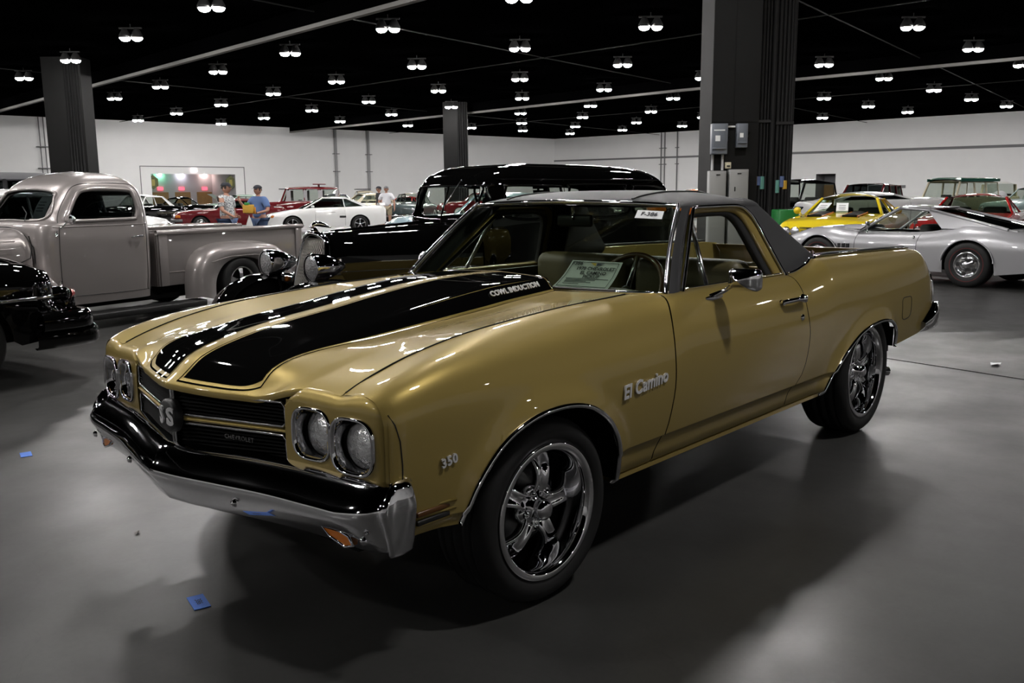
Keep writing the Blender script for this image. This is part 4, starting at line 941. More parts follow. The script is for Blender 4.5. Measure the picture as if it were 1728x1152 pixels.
# ---- wheels
def five_spoke(parent, x, y, R, rr, width, s, steer=0.0, rot=0.0, nm='tire'):
    """low-profile tyre with deep polished five-spoke rim; s = +1 left side (outer face +y)"""
    hw = width / 2
    prof = [(rr - .012, -hw + .02), (rr + .004, -hw + .004), (rr + .03, -hw - .006), (R - .03, -hw - .002), (R - .010, -hw + .016), (R, -hw + .04)]
    for k in range(4):
        c = -hw + .055 + (width - .11) * k / 3
        prof += [(R, c - .006), (R - .007, c - .004), (R - .007, c + .004), (R, c + .006)]
    prof += [(R, hw - .04), (R - .010, hw - .016), (R - .03, hw + .002), (rr + .03, hw + .006), (rr + .004, hw - .004), (rr - .012, hw - .02)]
    tire = lathe(nm, prof, RUBBER, parent, n=72)
    lipo = hw - .002
    rim = [(rr - .004, lipo - .012), (rr, lipo), (rr - .004, lipo + .004), (rr - .022, lipo + .003), (rr - .030, lipo - .006), (rr - .036, lipo - .03), (rr - .040, lipo - .075), (rr - .046, -hw + .05), (rr - .02, -hw + .01)]
    lathe('rim', rim, CHROME, tire, n=72)
    lathe('brake_disc', [(.05, -.01), (rr * .62, -.01), (rr * .62, -.03), (.05, -.03)], mat('brake_disc', (.10, .10, .10), metal=.9, rough=.4), tire, n=40)
    lathe('hub_back', [(0.001, -.05), (rr - .045, -.05)], BLACKM, tire, n=40)
    yf_ = lipo - .045
    hubp = [(0.0005, yf_ + .040), (.020, yf_ + .040), (.034, yf_ + .032), (.040, yf_ + .018), (.042, yf_ - .01), (.078, yf_ - .018), (.082, yf_ - .05)]
    lathe('center_cap', hubp, CHROME, tire, n=28)
    for k in range(5):
        a0 = rot + k * 2 * math.pi / 5; g = []
        for q in np.linspace(0, 1, 12):
            r = .045 + (rr - .040 - .045) * q
            wd = .035 - .009 * math.sin(math.pi * min(q * 1.15, 1)) + .024 * q ** 3
            yo = yf_ - .012 + .028 * math.sin(math.pi * q * .8) - .055 * q ** 2.2
            ring = []
            for (u, v) in ((-1, -.030), (-1, -.006), (-.82, .002), (-.45, -.006), (0, -.010), (.45, -.006), (.82, .002), (1, -.006), (1, -.030)):
                t = u * wd; ring.append((r * math.cos(a0) - t * math.sin(a0), yo + v, r * math.sin(a0) + t * math.cos(a0)))
            g.append(ring)
        grid('spoke', np.array(g), CHROME, tire)
        a1 = a0 + math.pi / 5
        lathe('lug_nut', [(0.0005, yf_ + .004), (.009, yf_ + .002), (.011, yf_ - .02)], CHROME, tire, n=8, c=(.060 * math.cos(a1), 0, .060 * math.sin(a1)))
        lathe('wheel_boss', [(.012, yf_ - .008), (.026, yf_ - .012), (.030, yf_ - .03)], CHROME_D, tire, n=14, c=(.066 * math.cos(a1), 0, .066 * math.sin(a1)))
    tire.location = (x, y, R); tire.rotation_euler = (0, 0, (0 if s > 0 else math.pi) + steer)
    return tire
five_spoke(car, 0.0, .815, .3292, .2461, .245, 1, -.038, 100 * D2R)
five_spoke(car, 0.0, -.815, .3292, .2461, .245, -1, -.038, 60 * D2R)
five_spoke(car, -2.946, .800, .3631, .2724, .265, 1, 0, 80 * D2R)
five_spoke(car, -2.946, -.800, .3631, .2724, .265, -1, 0, 30 * D2R)
# ================================================================ other vehicles: shared builders
def ground_at(u, d):
    r = ray_px(u, 328); p = CAM + r * d; return (float(p[0]), float(p[1]), 0.0)
def gwheel(parent, x, y, R, r, width, s, style='five', n=32, steer=0.0):
    hw = width / 2
    prof = [(r - .01, -hw + .02), (r + .01, -hw), (R - .03, -hw - .004), (R, -hw + .03), (R, hw - .03), (R - .03, hw + .004), (r + .01, hw), (r - .01, hw - .02)]
    t = lathe('tire', prof, RUBBER, parent, n=n)
    if style == 'white': lathe('whitewall', [(r + .012, hw + .003), (R - .035, hw + .007)], mat('whitewall', (.6, .6, .58), rough=.6), t, n=n)
    if style == 'redline': lathe('red_line', [(r + .045, hw + .0042), (r + .055, hw + .0048)], mat('tire_red_line', (.10, .012, .012), rough=.6), t, n=n)
    yo = hw - .01
    if style in ('five', 'fivewide', 'eight'):
        lathe('rim', [(r, yo), (r - .012, yo + .006), (r - .022, yo - .01), (r - .03, yo - .06), (r - .03, -hw + .03)], CHROME_D, t, n=n)
        lathe('brake_back', [(.001, yo - .085), (r - .03, yo - .085)], BLACKM, t, n=n)
        k5 = 8 if style == 'eight' else 5; wd = .055 if style == 'fivewide' else .035
        for k in range(k5):
            a = k * 2 * math.pi / k5 + .3; ca, sa = math.cos(a), math.sin(a); V = []
            for q, w_, yy_ in ((.03, wd * .8, yo - .012), (r * .55, wd * .75, yo - .016), (r - .02, wd * 1.1, yo - .03)):
                for u in (-1, 1):
                    for dy in (0, -.03): V.append((q * ca - u * w_ * sa / 1.6, yy_ + dy, q * sa + u * w_ * ca / 1.6))
            F = []
            for i in (0, 4): F += [[i, i + 2, i + 6, i + 4], [i + 2, i + 3, i + 7, i + 6], [i + 1, i, i + 4, i + 5]]
            raw('spoke', V, F, CHROME_D, t, smooth=False)
        lathe('hub_cap', [(.0005, yo + .018), (.03, yo + .014), (.045, yo - .01), (.06, yo - .03)], CHROME, t, n=16)
    elif style == 'cap':
        lathe('hub_cap', [(.0005, yo + .030), (.05, yo + .026), (.07, yo + .012), (.10, yo + .016), (r * .8, yo + .008), (r * .95, yo + .004), (r, yo - .01)], CHROME, t, n=n)
    else:  # rally / plain
        lathe('rim', [(r, yo), (r - .012, yo + .010), (r - .028, yo + .004), (r - .035, yo - .02), (r * .62, yo - .028), (r * .50, yo - .005), (r * .30, yo + .012), (r * .25, yo + .03), (.0005, yo + .034)], CHROME_D, t, n=n)
        for k in range(5 if style != 'white' else 0):
            a = k * 2 * math.pi / 5; lathe('rim_slot', [(.0005, yo - .013), (.030, yo - .016)], BLACK, t, n=10, c=(r * .68 * math.cos(a), 0.0, r * .68 * math.sin(a)))
    t.location = (x, y, R); t.rotation_euler = (0, 0, (0 if s > 0 else math.pi) + steer)
    return t
def body_section(S, x, z, W, yt, zt):
    zm = S.get('zm', .55); N = S.get('N', 2.4); tuck = S.get('tuck', .05)
    if z > zm:
        s = min(max((z - zm) / max(zt - zm, 1e-3), 0), 1); return yt + (W - yt) * (1 - s ** N) ** (1 / N)
    return W - tuck * ((zm - z) / zm) ** 2
def gcar(name, label, loc, heading, S, lod=1.0):
    t = thing(name, label, S.get('cat', 'car'), loc, heading * D2R, S.get('group'))
    P = S['paint']; xf_, xr_ = S['nose'], S['tail']; wb2 = S['wb'] / 2; R, r = S.get('R', .33), S.get('r', .20)
    ar = S.get('arch', R + .05); zm = S.get('zm', .55); N = S.get('N', 2.4); zb = S.get('zb', .22)
    zt = tab(S['top']); Wf = tab(S['plan']); k = S.get('ytop', .78)
    ytf = (lambda x: float(Wf(x)) * k) if not callable(k) else k
    def zbot_(x):
        z = zb + S.get('kick', .0) * max(0, (abs(x) - wb2 - ar) / .6)
        for xc in (wb2, -wb2):
            dx = abs(x - xc)
            if dx < ar: z = max(z, R + S.get('arch_lift', 0) + math.sqrt(ar * ar - dx * dx) * S.get('arch_h', .95))
        return z
    nl, nu = 7, 12
    xs = list(np.linspace(xf_, xr_, int(30 * lod) + 6))
    for xc in (wb2, -wb2): xs += [xc + ar * c for c in np.cos(np.linspace(0, np.pi, int(16 * lod) + 5)) * .9999]
    gaps = S.get('gaps', ()); xs = sorted(set(np.round([x for x in xs if xr_ <= x <= xf_ and all(abs(x - g) > .01 for g in gaps)], 4)), reverse=True)
    def column(x):
        W = float(Wf(x)); yt = ytf(x); z1 = float(zt(x)); b = zbot_(x); pts = []
        for z in list(np.linspace(zb, zm, nl)) + list(zm + (z1 - zm) * np.sin(np.linspace(0, 90, nu)[1:] * D2R) ** (2 / N)):
            zz = min(max(z, b), z1); pts.append((x, body_section(S, x, zz, W, yt, z1) if zz < z1 - 1e-5 else yt, zz))
        return pts
    edges = [xf_] + sorted(gaps, reverse=True) + [xr_]; names = ['body_side'] if not gaps else (['front_fender', 'door', 'rear_quarter'] if len(gaps) == 2 else ['front_fender', 'door', 'rear_door', 'rear_quarter'])
    for i in range(len(edges) - 1):
        a, b = edges[i] - (.004 if i else 0), edges[i + 1] + (.004 if i < len(edges) - 2 else 0)
        cs = [a] + [x for x in xs if b < x < a] + [b]
        o = grid(names[i], np.array([column(x) for x in cs]), P, t); mirror_y(o)
    # inner dark shell
    box('inner_body', xr_ + .25, xf_ - .25, -float(Wf(0)) * .86, float(Wf(0)) * .86, zb + .03, min(zm + .12, float(zt(0)) - .1), BLACKM, t)
    # nose and tail caps
    for x, sg, nm in ((xf_, 1, 'nose_panel'), (xr_, -1, 'tail_panel')):
        c = column(x); g = [[(x + sg * S.get('bow', .06) * (1 - q * q), y * q, z + S.get('crown', .02) * (1 - q * q) * (1 if z > c[-1][2] - .01 else 0)) for q in np.linspace(-1, 1, 9)] for (_, y, z) in c]
        grid(nm, np.array(g), S.get(nm, P), t)
    G = S.get('gh')
    def cover(nm, xa, xb, m):
        g = []
        for x in np.linspace(xa, xb, 14):
            e = S.get('bow', .06) * max(0, 1 - abs(x - xf_) / .35) if nm == 'hood' else -S.get('bow', .06) * max(0, 1 - abs(x - xr_) / .35)
            g.append([(x + e * (1 - q * q), ytf(x) * q, float(zt(x)) + S.get('crown', .02) * (1 - q * q) + (S['bulge'](x, ytf(x) * q) if nm == 'hood' and 'bulge' in S else 0)) for q in np.linspace(-1, 1, 17)])
        return grid(nm, np.array(g), m, t)
    if G:
        cover('hood', xf_, G['a0'], S.get('hood', P)); cover('rear_deck', G['c0'], xr_, S.get('deck', P))
        greenhouse(t, G, P, zt, ytf)
    elif S.get('closed'): cover('hood', xf_, xr_, P)
    sw = S.get('tw', .2)
    for xc in (wb2, -wb2):
        for s in (1, -1):
            y = s * (float(Wf(xc)) - sw / 2 - S.get('inset', .03)); gwheel(t, xc, y, R, r, sw, s, S.get('wheel', 'five'), n=S.get('wn', 28))
            a = np.linspace(8, 172, 14) * D2R
            raw('wheel_house', *grid_data(np.array([[(xc + (ar + .005) * math.cos(q), s * yy_, R + (ar * .95) * math.sin(q)) for yy_ in (float(Wf(xc)) * .55, float(Wf(xc)) * .97)] for q in a])), BLACKM, t)
    return t
def greenhouse(t, G, P, zt, ytf):
    m = G.get('mat', P); zr = G['zr']; yb, yr = G['yb'], G['yr']; gl = G.get('glass', GLASS_DARK); cr = G.get('crown', .03)
    z0 = lambda x: float(zt(x)) - .005
    a0, a1, c1, c0 = G['a0'], G['a1'], G['c1'], G['c0']; bow0, bow1 = G.get('bow0', .12), G.get('bow1', .06)
    A0 = lambda q: np.array([a0 + bow0 * (1 - q * q), yb * q, z0(a0) + .015 * (1 - q * q)]); A1 = lambda q: np.array([a1 + bow1 * (1 - q * q), yr * q, zr - cr * .6 * q * q])
    C0 = lambda q: np.array([c0 - G.get('bowr', .08) * (1 - q * q), yb * .97 * q, z0(c0) + .015 * (1 - q * q)]); C1 = lambda q: np.array([c1 - .03 * (1 - q * q), yr * .96 * q, zr - cr * .6 * q * q - G.get('rdrop', .02)])
    qs = np.linspace(-1, 1, 13); vs = np.linspace(0, 1, 6)
    grid('windshield', np.array([[A0(q * .97) * (1 - v) + A1(q * .97) * v for v in vs] for q in qs]), gl, t)
    grid('rear_window', np.array([[C0(q * .93) * (1 - v) + C1(q * .93) * v for v in vs] for q in qs]), G.get('rmat', gl), t)
    rows = []
    for u in np.linspace(0, 1, 12):
        row = []
        for q in np.linspace(-1, 1, 21):
            p = A1(q) * (1 - u) + C1(q) * u; e = 1 - abs(q) ** 3.0; p[2] += cr * e * (.35 + 1.0 * math.sin(math.pi * min(max(u, .0), 1)) * .65) + .004; row.append(p)
        rows.append(row)
    rf = grid('roof', np.array(rows), m, t)
    # cant rails and pillars
    for s in (1, -1):
        tube('roof_rail', [A1(s) * (1 - u) + C1(s) * u + np.array([0, 0, -.008]) for u in np.linspace(0, 1, 6)], .022, m, rf, 6)
        tube('pillar', [A0(s) * (1 - v) + A1(s) * v for v in np.linspace(-.03, 1, 5)], G.get('pw', .028), m, t, 6)
        bl = [A0(s)] + [np.array([bx_, s * yb, z0(bx_)]) for bx_ in G.get('b', ())] + [C0(s) + np.array([G.get('cw', .0), 0, 0])]
        ul = [A1(s)] + [A1(s) + (C1(s) - A1(s)) * ((bt - a1) / (c1 - a1)) for bt in G.get('bt', ())] + [C1(s) + np.array([G.get('cwt', .0), 0, 0])]
        for k in range(len(bl) - 1):
            g = [[bl[k] * (1 - u) * (1 - v) + bl[k + 1] * u * (1 - v) + ul[k] * (1 - u) * v + ul[k + 1] * u * v + np.array([0, -s * .006, 0]) for v in vs] for u in np.linspace(0, 1, 5)]
            grid('side_window', np.array(g), gl, t)
            if k: tube('pillar', [bl[k], (bl[k] + ul[k]) / 2, ul[k]], G.get('bw', .02), m, t, 6)
        ce, ct = C0(s), C1(s); fe, ft = bl[-1], ul[-1]
        g = [[(fe * (1 - u) + ce * u) * (1 - v) + (ft * (1 - u) + ct * u) * v + np.array([0, s * .010 * math.sin(math.pi * v), 0]) for v in vs] for u in np.linspace(0, 1, 4)]
        if G.get('cw', 0) > .02: grid('sail_panel', np.array(g), G.get('sail', m), t)
        tube('pillar', [ce, (ce + ct) / 2, ct], .025, m, t, 6)
        grid('door_sill', np.array([[(x, s * ytf(x), float(zt(x))), (x, s * (yb - .03), float(zt(x)) + .003), (x, s * (yb - .06), float(zt(x)) - .10)] for x in np.linspace(a0 + .12, c0 - .12, 14)]), P, t)
    it = G.get('interior', INTERIOR)
    zf = min(z0(a0), z0(c0)) - .25
    box('cabin_floor', c0, a0 + .1, -yb + .04, yb - .04, zf - .25, zf - .2, it, t)
    box('dashboard', a0 - .25, a0 + .1, -yb + .06, yb - .06, zf - .05, z0(a0) - .03, it, t, .02)
    for sx in G.get('seats', ((a1 + c1) / 2,)):
        for s in (1, -1): box('seat_back', sx - .12, sx + .04, s * yb * .45 - .22, s * yb * .45 + .22, zf - .15, zf + .38, it, t, .05)
def bumper_bar(t, x, halfw, z, h, m=None, wrap=.25, sg=1, bow=.08, name='bumper', lift=0.0):
    path = [(x - sg * wrap, -halfw, z), (x - sg * .06, -halfw * .99, z)] + [(x + sg * bow * (1 - q * q), halfw * .95 * q, z + lift * (1 - q * q)) for q in np.linspace(-.97, .97, 9)] + [(x - sg * .06, halfw * .99, z), (x - sg * wrap, halfw, z)]
    P = spline(path, 40); rows = []
    for k, p in enumerate(P):
        T = P[min(k + 1, 39)] - P[max(k - 1, 0)]; n_ = np.array([T[1], -T[0], 0]); n_ /= np.linalg.norm(n_) + 1e-9; n_ *= sg
        rows.append([p + n_ * a_ + np.array([0, 0, b_ * h]) for a_, b_ in ((-.03, .42), (0, .5), (.03, .30), (.035, 0), (.03, -.30), (0, -.5), (-.03, -.42))])
    return grid(name, np.array(rows), m or CHROME, t)
def lamp(t, x, y, z, r, m=None, ring=None, sg=1, name='headlamp'):
    b = lathe(name, [(.0005, .022 * sg), (r * .5, .018 * sg), (r * .85, .008 * sg), (r, 0), (r, -.04 * sg)], m or LENS, t, n=18, axis='x', c=(x, y, z))
    if ring is not None: lathe('lamp_ring', [(r * .98, .004 * sg), (r * 1.14, .008 * sg), (r * 1.2, -.03 * sg)], ring, b, n=18, axis='x', c=(x, y, z))
    return b
def grille_box(t, x, hw, z0, z1, bars=6, m=None, back_=None, sg=1, bow=.05, vert=False, name='grille'):
    g = np.array([[(x + sg * (bow * (1 - q * q) + .004), hw * q, z) for z in (z0, z1)] for q in np.linspace(-1, 1, 9)]); o = grid(name, g, back_ or BLACKM, t)
    for k in range(bars):
        if vert:
            q = -1 + 2 * (k + .5) / bars; tube('grille_bar', [(x + sg * (bow * (1 - q * q) + .014), hw * q, z0), (x + sg * (bow * (1 - q * q) + .014), hw * q, z1)], .007, m or CHROME, o, 5)
        else:
            z = z0 + (z1 - z0) * (k + .5) / bars; tube('grille_bar', [(x + sg * (bow * (1 - q * q) + .014), hw * q, z) for q in np.linspace(-1, 1, 7)], .007, m or CHROME, o, 5)
    return o

def cut_shell(name, P, m, parent, test, cu=True):
    V, F = grid_data(P, cu, False)
    F = [f for f in F if not test(V[f].mean(0))]
    return raw(name, V, F, m, parent)
def inside(poly, x, y):
    c = False; n = len(poly)
    for i in range(n):
        (x0, y0), (x1, y1) = poly[i], poly[i - 1]
        if (y0 > y) != (y1 > y) and x < (x1 - x0) * (y - y0) / (y1 - y0) + x0: c = not c
    return c
def plan_ring(xb, xf_, hw, n, pf, pb):
    # closed ring: superellipse-like plan outline, different squareness front and back
    out = []; cx, hx_ = (xf_ + xb) / 2, (xf_ - xb) / 2
    for k in range(n):
        a = 2 * math.pi * k / n; c, s = math.cos(a), math.sin(a); p = pf if c > 0 else pb
        out.append((cx + hx_ * np.sign(c) * abs(c) ** p, hw * np.sign(s) * abs(s) ** p))
    return out
# ================================================================ silver vintage pickup
SILV = paint('warm_silver_paint', (.34, .31, .30), metal=.45, rough=.36)
tk = thing('vintage_pickup', 'warm silver 1940s pickup with rounded cab and separate rear fenders', 'pickup truck', (-3.695, -8.213, 0), 12 * D2R)
lv = tab; TZ = np.r_[np.linspace(.27, 1.10, 14), np.linspace(1.13, 1.60, 34), [1.62, 1.64, 1.66, 1.68, 1.695, 1.708, 1.716, 1.72]]
tfx = tab([(.27, 2.56), (1.0, 2.56), (1.14, 2.53), (1.18, 2.47), (1.3, 2.38), (1.45, 2.27), (1.55, 2.18), (1.62, 2.07), (1.68, 1.92), (1.72, 1.72)])
tbx = tab([(.27, 1.17), (.9, 1.15), (1.15, 1.15), (1.35, 1.17), (1.5, 1.22), (1.6, 1.31), (1.66, 1.42), (1.70, 1.55), (1.72, 1.70)])
thw = tab([(.27, .66), (.6, .69), (.95, .695), (1.10, .68), (1.18, .665), (1.35, .645), (1.5, .61), (1.58, .575), (1.64, .51), (1.69, .37), (1.72, .01)])
NR = 120
TG = np.array([[(x, y, z) for x, y in plan_ring(float(tbx(z)), float(tfx(z)), float(thw(z)), NR, .42 if z > 1.15 else .30, .30)] for z in TZ]).transpose(1, 0, 2)
side_win = [(1.40, 1.20), (1.37, 1.30), (1.40, 1.46), (1.46, 1.50), (1.75, 1.515), (2.0, 1.50), (2.10, 1.43), (2.20, 1.28), (2.25, 1.19), (2.20, 1.172), (1.8, 1.175), (1.45, 1.18)]
ws_win = [(-.50, 1.20), (-.48, 1.42), (-.40, 1.49), (0, 1.52), (.40, 1.49), (.48, 1.42), (.50, 1.20), (0, 1.185)]
rw_win = [(-.34, 1.24), (-.36, 1.34), (-.30, 1.44), (.30, 1.44), (.36, 1.34), (.34, 1.24)]
def ttest(c):
    x, y, z = c
    if abs(y) > .50 and inside(side_win, x, z): return True
    if x > 1.95 and abs(y) < .54 and inside(ws_win, y, z): return True
    return x < 1.4 and inside(rw_win, y, z)
cab = cut_shell('cab', TG, SILV, tk, ttest)
def tside(x, z): # half width of the cab at x,z
    b, f, w_ = float(tbx(z)), float(tfx(z)), float(thw(z)); c, h = (f + b) / 2, (f - b) / 2; u = min(abs(x - c) / h, 1); p = (.42 if z > 1.15 else .30) if x > c else .30
    return w_ * (1 - u ** (2 / p)) ** (p / 2) if u < 1 else 0
def tend(y, z, front):
    b, f, w_ = float(tbx(z)), float(tfx(z)), float(thw(z)); c, h = (f + b) / 2, (f - b) / 2; p = (.42 if z > 1.15 else .30) if front else .30
    u = min(abs(y) / w_, .999); d = h * (1 - u ** (2 / p)) ** (p / 2); return c + d if front else c - d
for s in (1, -1):
    o = spline(side_win, 60, True)
    tube('window_trim', [(x, s * (tside(x, z) + .002), z) for x, z in o], .022, SILV, tk, 8, closed=True)
    g = np.array([[(x0 + (x1 - x0) * u, s * (tside(x0 + (x1 - x0) * u, z) - .02), z) for u in np.linspace(0, 1, 8)] for z, x0, x1 in ((1.17, 1.40, 2.26), (1.30, 1.36, 2.19), (1.42, 1.38, 2.12), (1.50, 1.45, 2.0), (1.52, 1.6, 1.9))]); grid('door_glass', g, GLASS_DARK, tk)
    seam = [(1.30, .40), (1.29, .8), (1.275, 1.16), (1.28, 1.35), (1.33, 1.52), (1.45, 1.575), (1.85, 1.58), (2.07, 1.55), (2.2, 1.42), (2.32, 1.22), (2.37, 1.0), (2.38, .7), (2.37, .42), (2.33, .37), (1.36, .36)]
    tube('door_seam', [(x, s * (tside(x, z) + .0015), z) for x, z in spline(seam, 90, True)], .0035, BLACK, tk, 5, closed=True)
    tube('belt_crease', [(x, s * (tside(x, 1.115) + .001), 1.115) for x in np.linspace(1.26, 2.42, 16)], .006, SILV, tk, 5)
    h = tube('door_handle', [(1.36, s * (tside(1.4, .98) + .03), .985), (1.46, s * (tside(1.46, .98) + .045), .98), (1.52, s * (tside(1.5, .98) + .02), .975)], .011, CHROME, tk, 6)
    for z in (1.05, .52): tube('door_hinge', [(2.40, s * (tside(2.40, z) + .012), z - .03), (2.40, s * (tside(2.40, z) + .012), z + .03)], .014, CHROME, tk, 6)
mr_ = lathe('side_mirror', [(.0005, .012), (.04, .010), (.055, .0), (.05, -.02), (.0005, -.03)], CHROME, tk, n=20, axis='x', c=(2.30, .80, 1.19)); tube('mirror_arm', [(2.36, .70, 1.10), (2.33, .76, 1.16), (2.30, .79, 1.19)], .008, CHROME, mr_, 6)
tube('windshield_trim', [(tend(y, z, True) + .002, y, z) for y, z in spline(ws_win, 60, True)], .016, SILV, tk, 8, closed=True)
grid('windshield', np.array([[(tend(y, z, True) - .02, y, z) for y in np.linspace(-.52, .52, 13)] for z in np.linspace(1.17, 1.52, 6)]), GLASS_DARK, tk)
grid('rear_window', np.array([[(tend(y, z, False) + .02, y, z) for y in np.linspace(-.37, .37, 9)] for z in np.linspace(1.22, 1.46, 4)]), GLASS, tk)
box('cabin_floor', 1.22, 2.4, -.6, .6, .35, .40, INTERIOR, tk); box('bench_seat', 1.3, 1.45, -.58, .58, .5, 1.2, INTERIOR, tk, .05)
tube('wiper', [(2.50, .30, 1.18), (2.44, .25, 1.26), (2.40, .12, 1.33)], .006, BLACK, tk, 5)
sht = thing('information_sheet', 'curled white sheet behind the silver pickup windshield', 'paper', tuple(Vector((-3.695, -8.213, 0)) + Matrix.Rotation(12 * D2R, 3, 'Z') @ Vector((2.33, .20, 1.17))), 12 * D2R)
grid('sheet', np.array([[(-.02 - .11 * v + .03 * math.sin(3 * v), -.06 + .22 * u + .05 * v, .01 + .26 * v) for v in np.linspace(0, 1, 8)] for u in np.linspace(0, 1, 4)]), WHITE_PAPER, sht)
for k in range(4): tube('print_line', [(-.02 - .11 * v + .03 * math.sin(3 * v) + .004, -.03 + .05 * v + q, .01 + .26 * v) for v, q in ((.4 + .12 * k, 0.0), (.4 + .12 * k, .12))], .003, INK, sht, 4)
# hood
def hood_rows(sx):
    rows = []
    for x in sx:
        f = (x - 2.52) / 1.35; hw = .50 - .16 * f ** 1.6; zt_ = 1.115 - .06 * f - .20 * max(0, f - .75) ** 1.5 * 2; zb_ = .62
        rows.append([(x, hw * np.sign(math.sin(a)) * abs(math.sin(a)) ** .62, zb_ + (zt_ - zb_) * max(0, abs(math.cos(a))) ** .55) for a in np.linspace(-math.pi / 2, math.pi / 2, 31)])
    return np.array(rows)
grid('hood', hood_rows(np.linspace(2.44, 3.9, 22)), SILV, tk)
tube('hood_seam', [(2.555, .515 * math.sin(a) if abs(a) < 1.2 else .50 * np.sign(a), 1.0 - .0 * a if abs(a) < 0 else .62 + .50 * max(0, math.cos(a)) ** .55) for a in np.linspace(-1.5, 1.5, 31)], .005, BLACK, tk, 5)
for s in (1, -1):
    tube('hood_side_seam', [(2.60, s * .505, 1.03), (2.585, s * .52, .92), (2.61, s * .52, .80), (2.72, s * .51, .755), (3.1, s * .49, .76), (3.7, s * .40, .78)], .006, BLACK, tk, 5)
    for z in (.98, .90): tube('hood_bead', [(2.75, s * .50, z), (3.0, s * .49, z), (3.3, s * .46, z)], .008, SILV, tk, 5)
# front fenders
for s in (1, -1):
    g = []
    for a in np.linspace(-20, 200, 24):
        t_ = a * D2R; c = (3.02 + .50 * math.cos(t_) + (.0 if a < 120 else -.12 * (a - 120) / 80), .33 + .46 * math.sin(t_))
        g.append([(c[0], s * .42, c[1] + .02), (c[0], s * .60, c[1] + .03), (c[0] * 1.0, s * .78, c[1]), (3.02 + .97 * (c[0] - 3.02), s * .84, .33 + (c[1] - .33) * .93), (3.02 + .88 * (c[0] - 3.02), s * .85, .33 + (c[1] - .33) * .82)])
    grid('front_fender', np.array(g), SILV, tk)
    gwheel(tk, 3.02, s * .74, .33, .20, .2, s, 'five')
# bed
BEDM = SILV
for s in (1, -1):
    box('bed_side', -1.34, 1.10, min(s * .57, s * .60), max(s * .57, s * .60), .36, .985, BEDM, tk, .006)
    tube('bed_rail', [(x, s * .612, 1.0) for x in np.linspace(-1.36, 1.11, 8)], .030, BEDM, tk, 10)
    for x in (-1.27, 1.03): box('stake_pocket', x - .07, x + .05, min(s * .60, s * .62), max(s * .60, s * .62), .36, .98, BEDM, tk, .006)
    tube('bed_bead', [(x, s * .602, .52) for x in np.linspace(.35, .95, 5)], .006, BEDM, tk, 5)
box('bed_floor', -1.34, 1.10, -.58, .58, .52, .55, BLACK, tk); box('bed_front', 1.07, 1.11, -.58, .58, .36, 1.0, BEDM, tk); box('tailgate', -1.39, -1.35, -.57, .57, .40, .98, BEDM, tk, .01)
box('bed_cover', -.55, 1.05, -.52, .20, 1.035, 1.06, BEDM, tk, .01)
# rear fenders
for s in (1, -1):
    def fpt(a, rr_, yy): return None
    rows = []
    ctr = spline([(-.98, .18), (-1.0, .30), (-.96, .47), (-.86, .66), (-.66, .79), (-.36, .845), (.0, .855), (.32, .835), (.56, .755), (.69, .60), (.73, .42), (.735, .18)], 40)
    inn = spline([(-.55, .15), (-.56, .24), (-.52, .38), (-.44, .50), (-.32, .59), (-.17, .64), (.0, .655), (.17, .635), (.31, .575), (.40, .48), (.45, .36), (.46, .15)], 40)
    for c, i_ in zip(ctr, inn):
        n_ = (c - np.array([0, .4])); n_ /= np.linalg.norm(n_)
        rows.append([(c[0], s * .60, c[1]), (c[0] - n_[0] * .004, s * .68, c[1] - n_[1] * .004), (c[0] - n_[0] * .03, s * .76, c[1] - n_[1] * .03), (c[0] - n_[0] * .08, s * .815, c[1] - n_[1] * .08), (c[0] * .75 + i_[0] * .25 - n_[0] * .06, s * .838, c[1] * .75 + i_[1] * .25 - n_[1] * .06), (i_[0], s * .842, i_[1]), (i_[0], s * .80, i_[1])])
    ff = grid('rear_fender', np.array(rows), SILV, tk)
    tube('fender_crease', [(.50, s * .838, .62), (.2, s * .846, .672), (-.2, s * .847, .675), (-.5, s * .838, .64)], .006, SILV, ff, 5)
    gwheel(tk, 0, s * .715, .33, .205, .24, s, 'fivewide', n=40)
    rbd = prism('running_board', [(.52, s * .60), (2.75, s * .60), (2.75, s * .86), (.62, s * .86)], .10, .17, 'z', BLACK, tk, .015)
box('chassis', -1.3, 3.4, -.45, .45, .2, .36, BLACKM, tk)

# ================================================================ black 1930s wagon
BLKP = mat('gloss_black_paint', (.002, .002, .002), rough=.5, spec=.0, coat=1.0, coat_rough=.015)
bw = thing('vintage_wagon', 'glossy black 1930s panel wagon with chrome bullet headlamps', 'car', (-1.92, -3.37, 0), -6 * D2R)
WZ = np.r_[np.linspace(.35, 1.16, 12), np.linspace(1.19, 1.60, 34), [1.625, 1.65, 1.672, 1.69, 1.705, 1.715, 1.72]]
wfx = tab([(.35, -1.52), (1.16, -1.52), (1.3, -1.56), (1.5, -1.63), (1.58, -1.68), (1.64, -1.78), (1.68, -1.92), (1.72, -2.5)])
wbx = tab([(.35, -4.35), (1.1, -4.40), (1.3, -4.36), (1.5, -4.24), (1.6, -4.10), (1.66, -3.92), (1.70, -3.6), (1.72, -2.8)])
whw = tab([(.35, .60), (.9, .66), (1.16, .665), (1.35, .65), (1.5, .625), (1.58, .59), (1.64, .53), (1.68, .43), (1.71, .2), (1.72, .01)])
WG = np.array([[(x, y, z) for x, y in plan_ring(float(wbx(z)), float(wfx(z)), float(whw(z)), 150, .30, .34)] for z in WZ]).transpose(1, 0, 2)
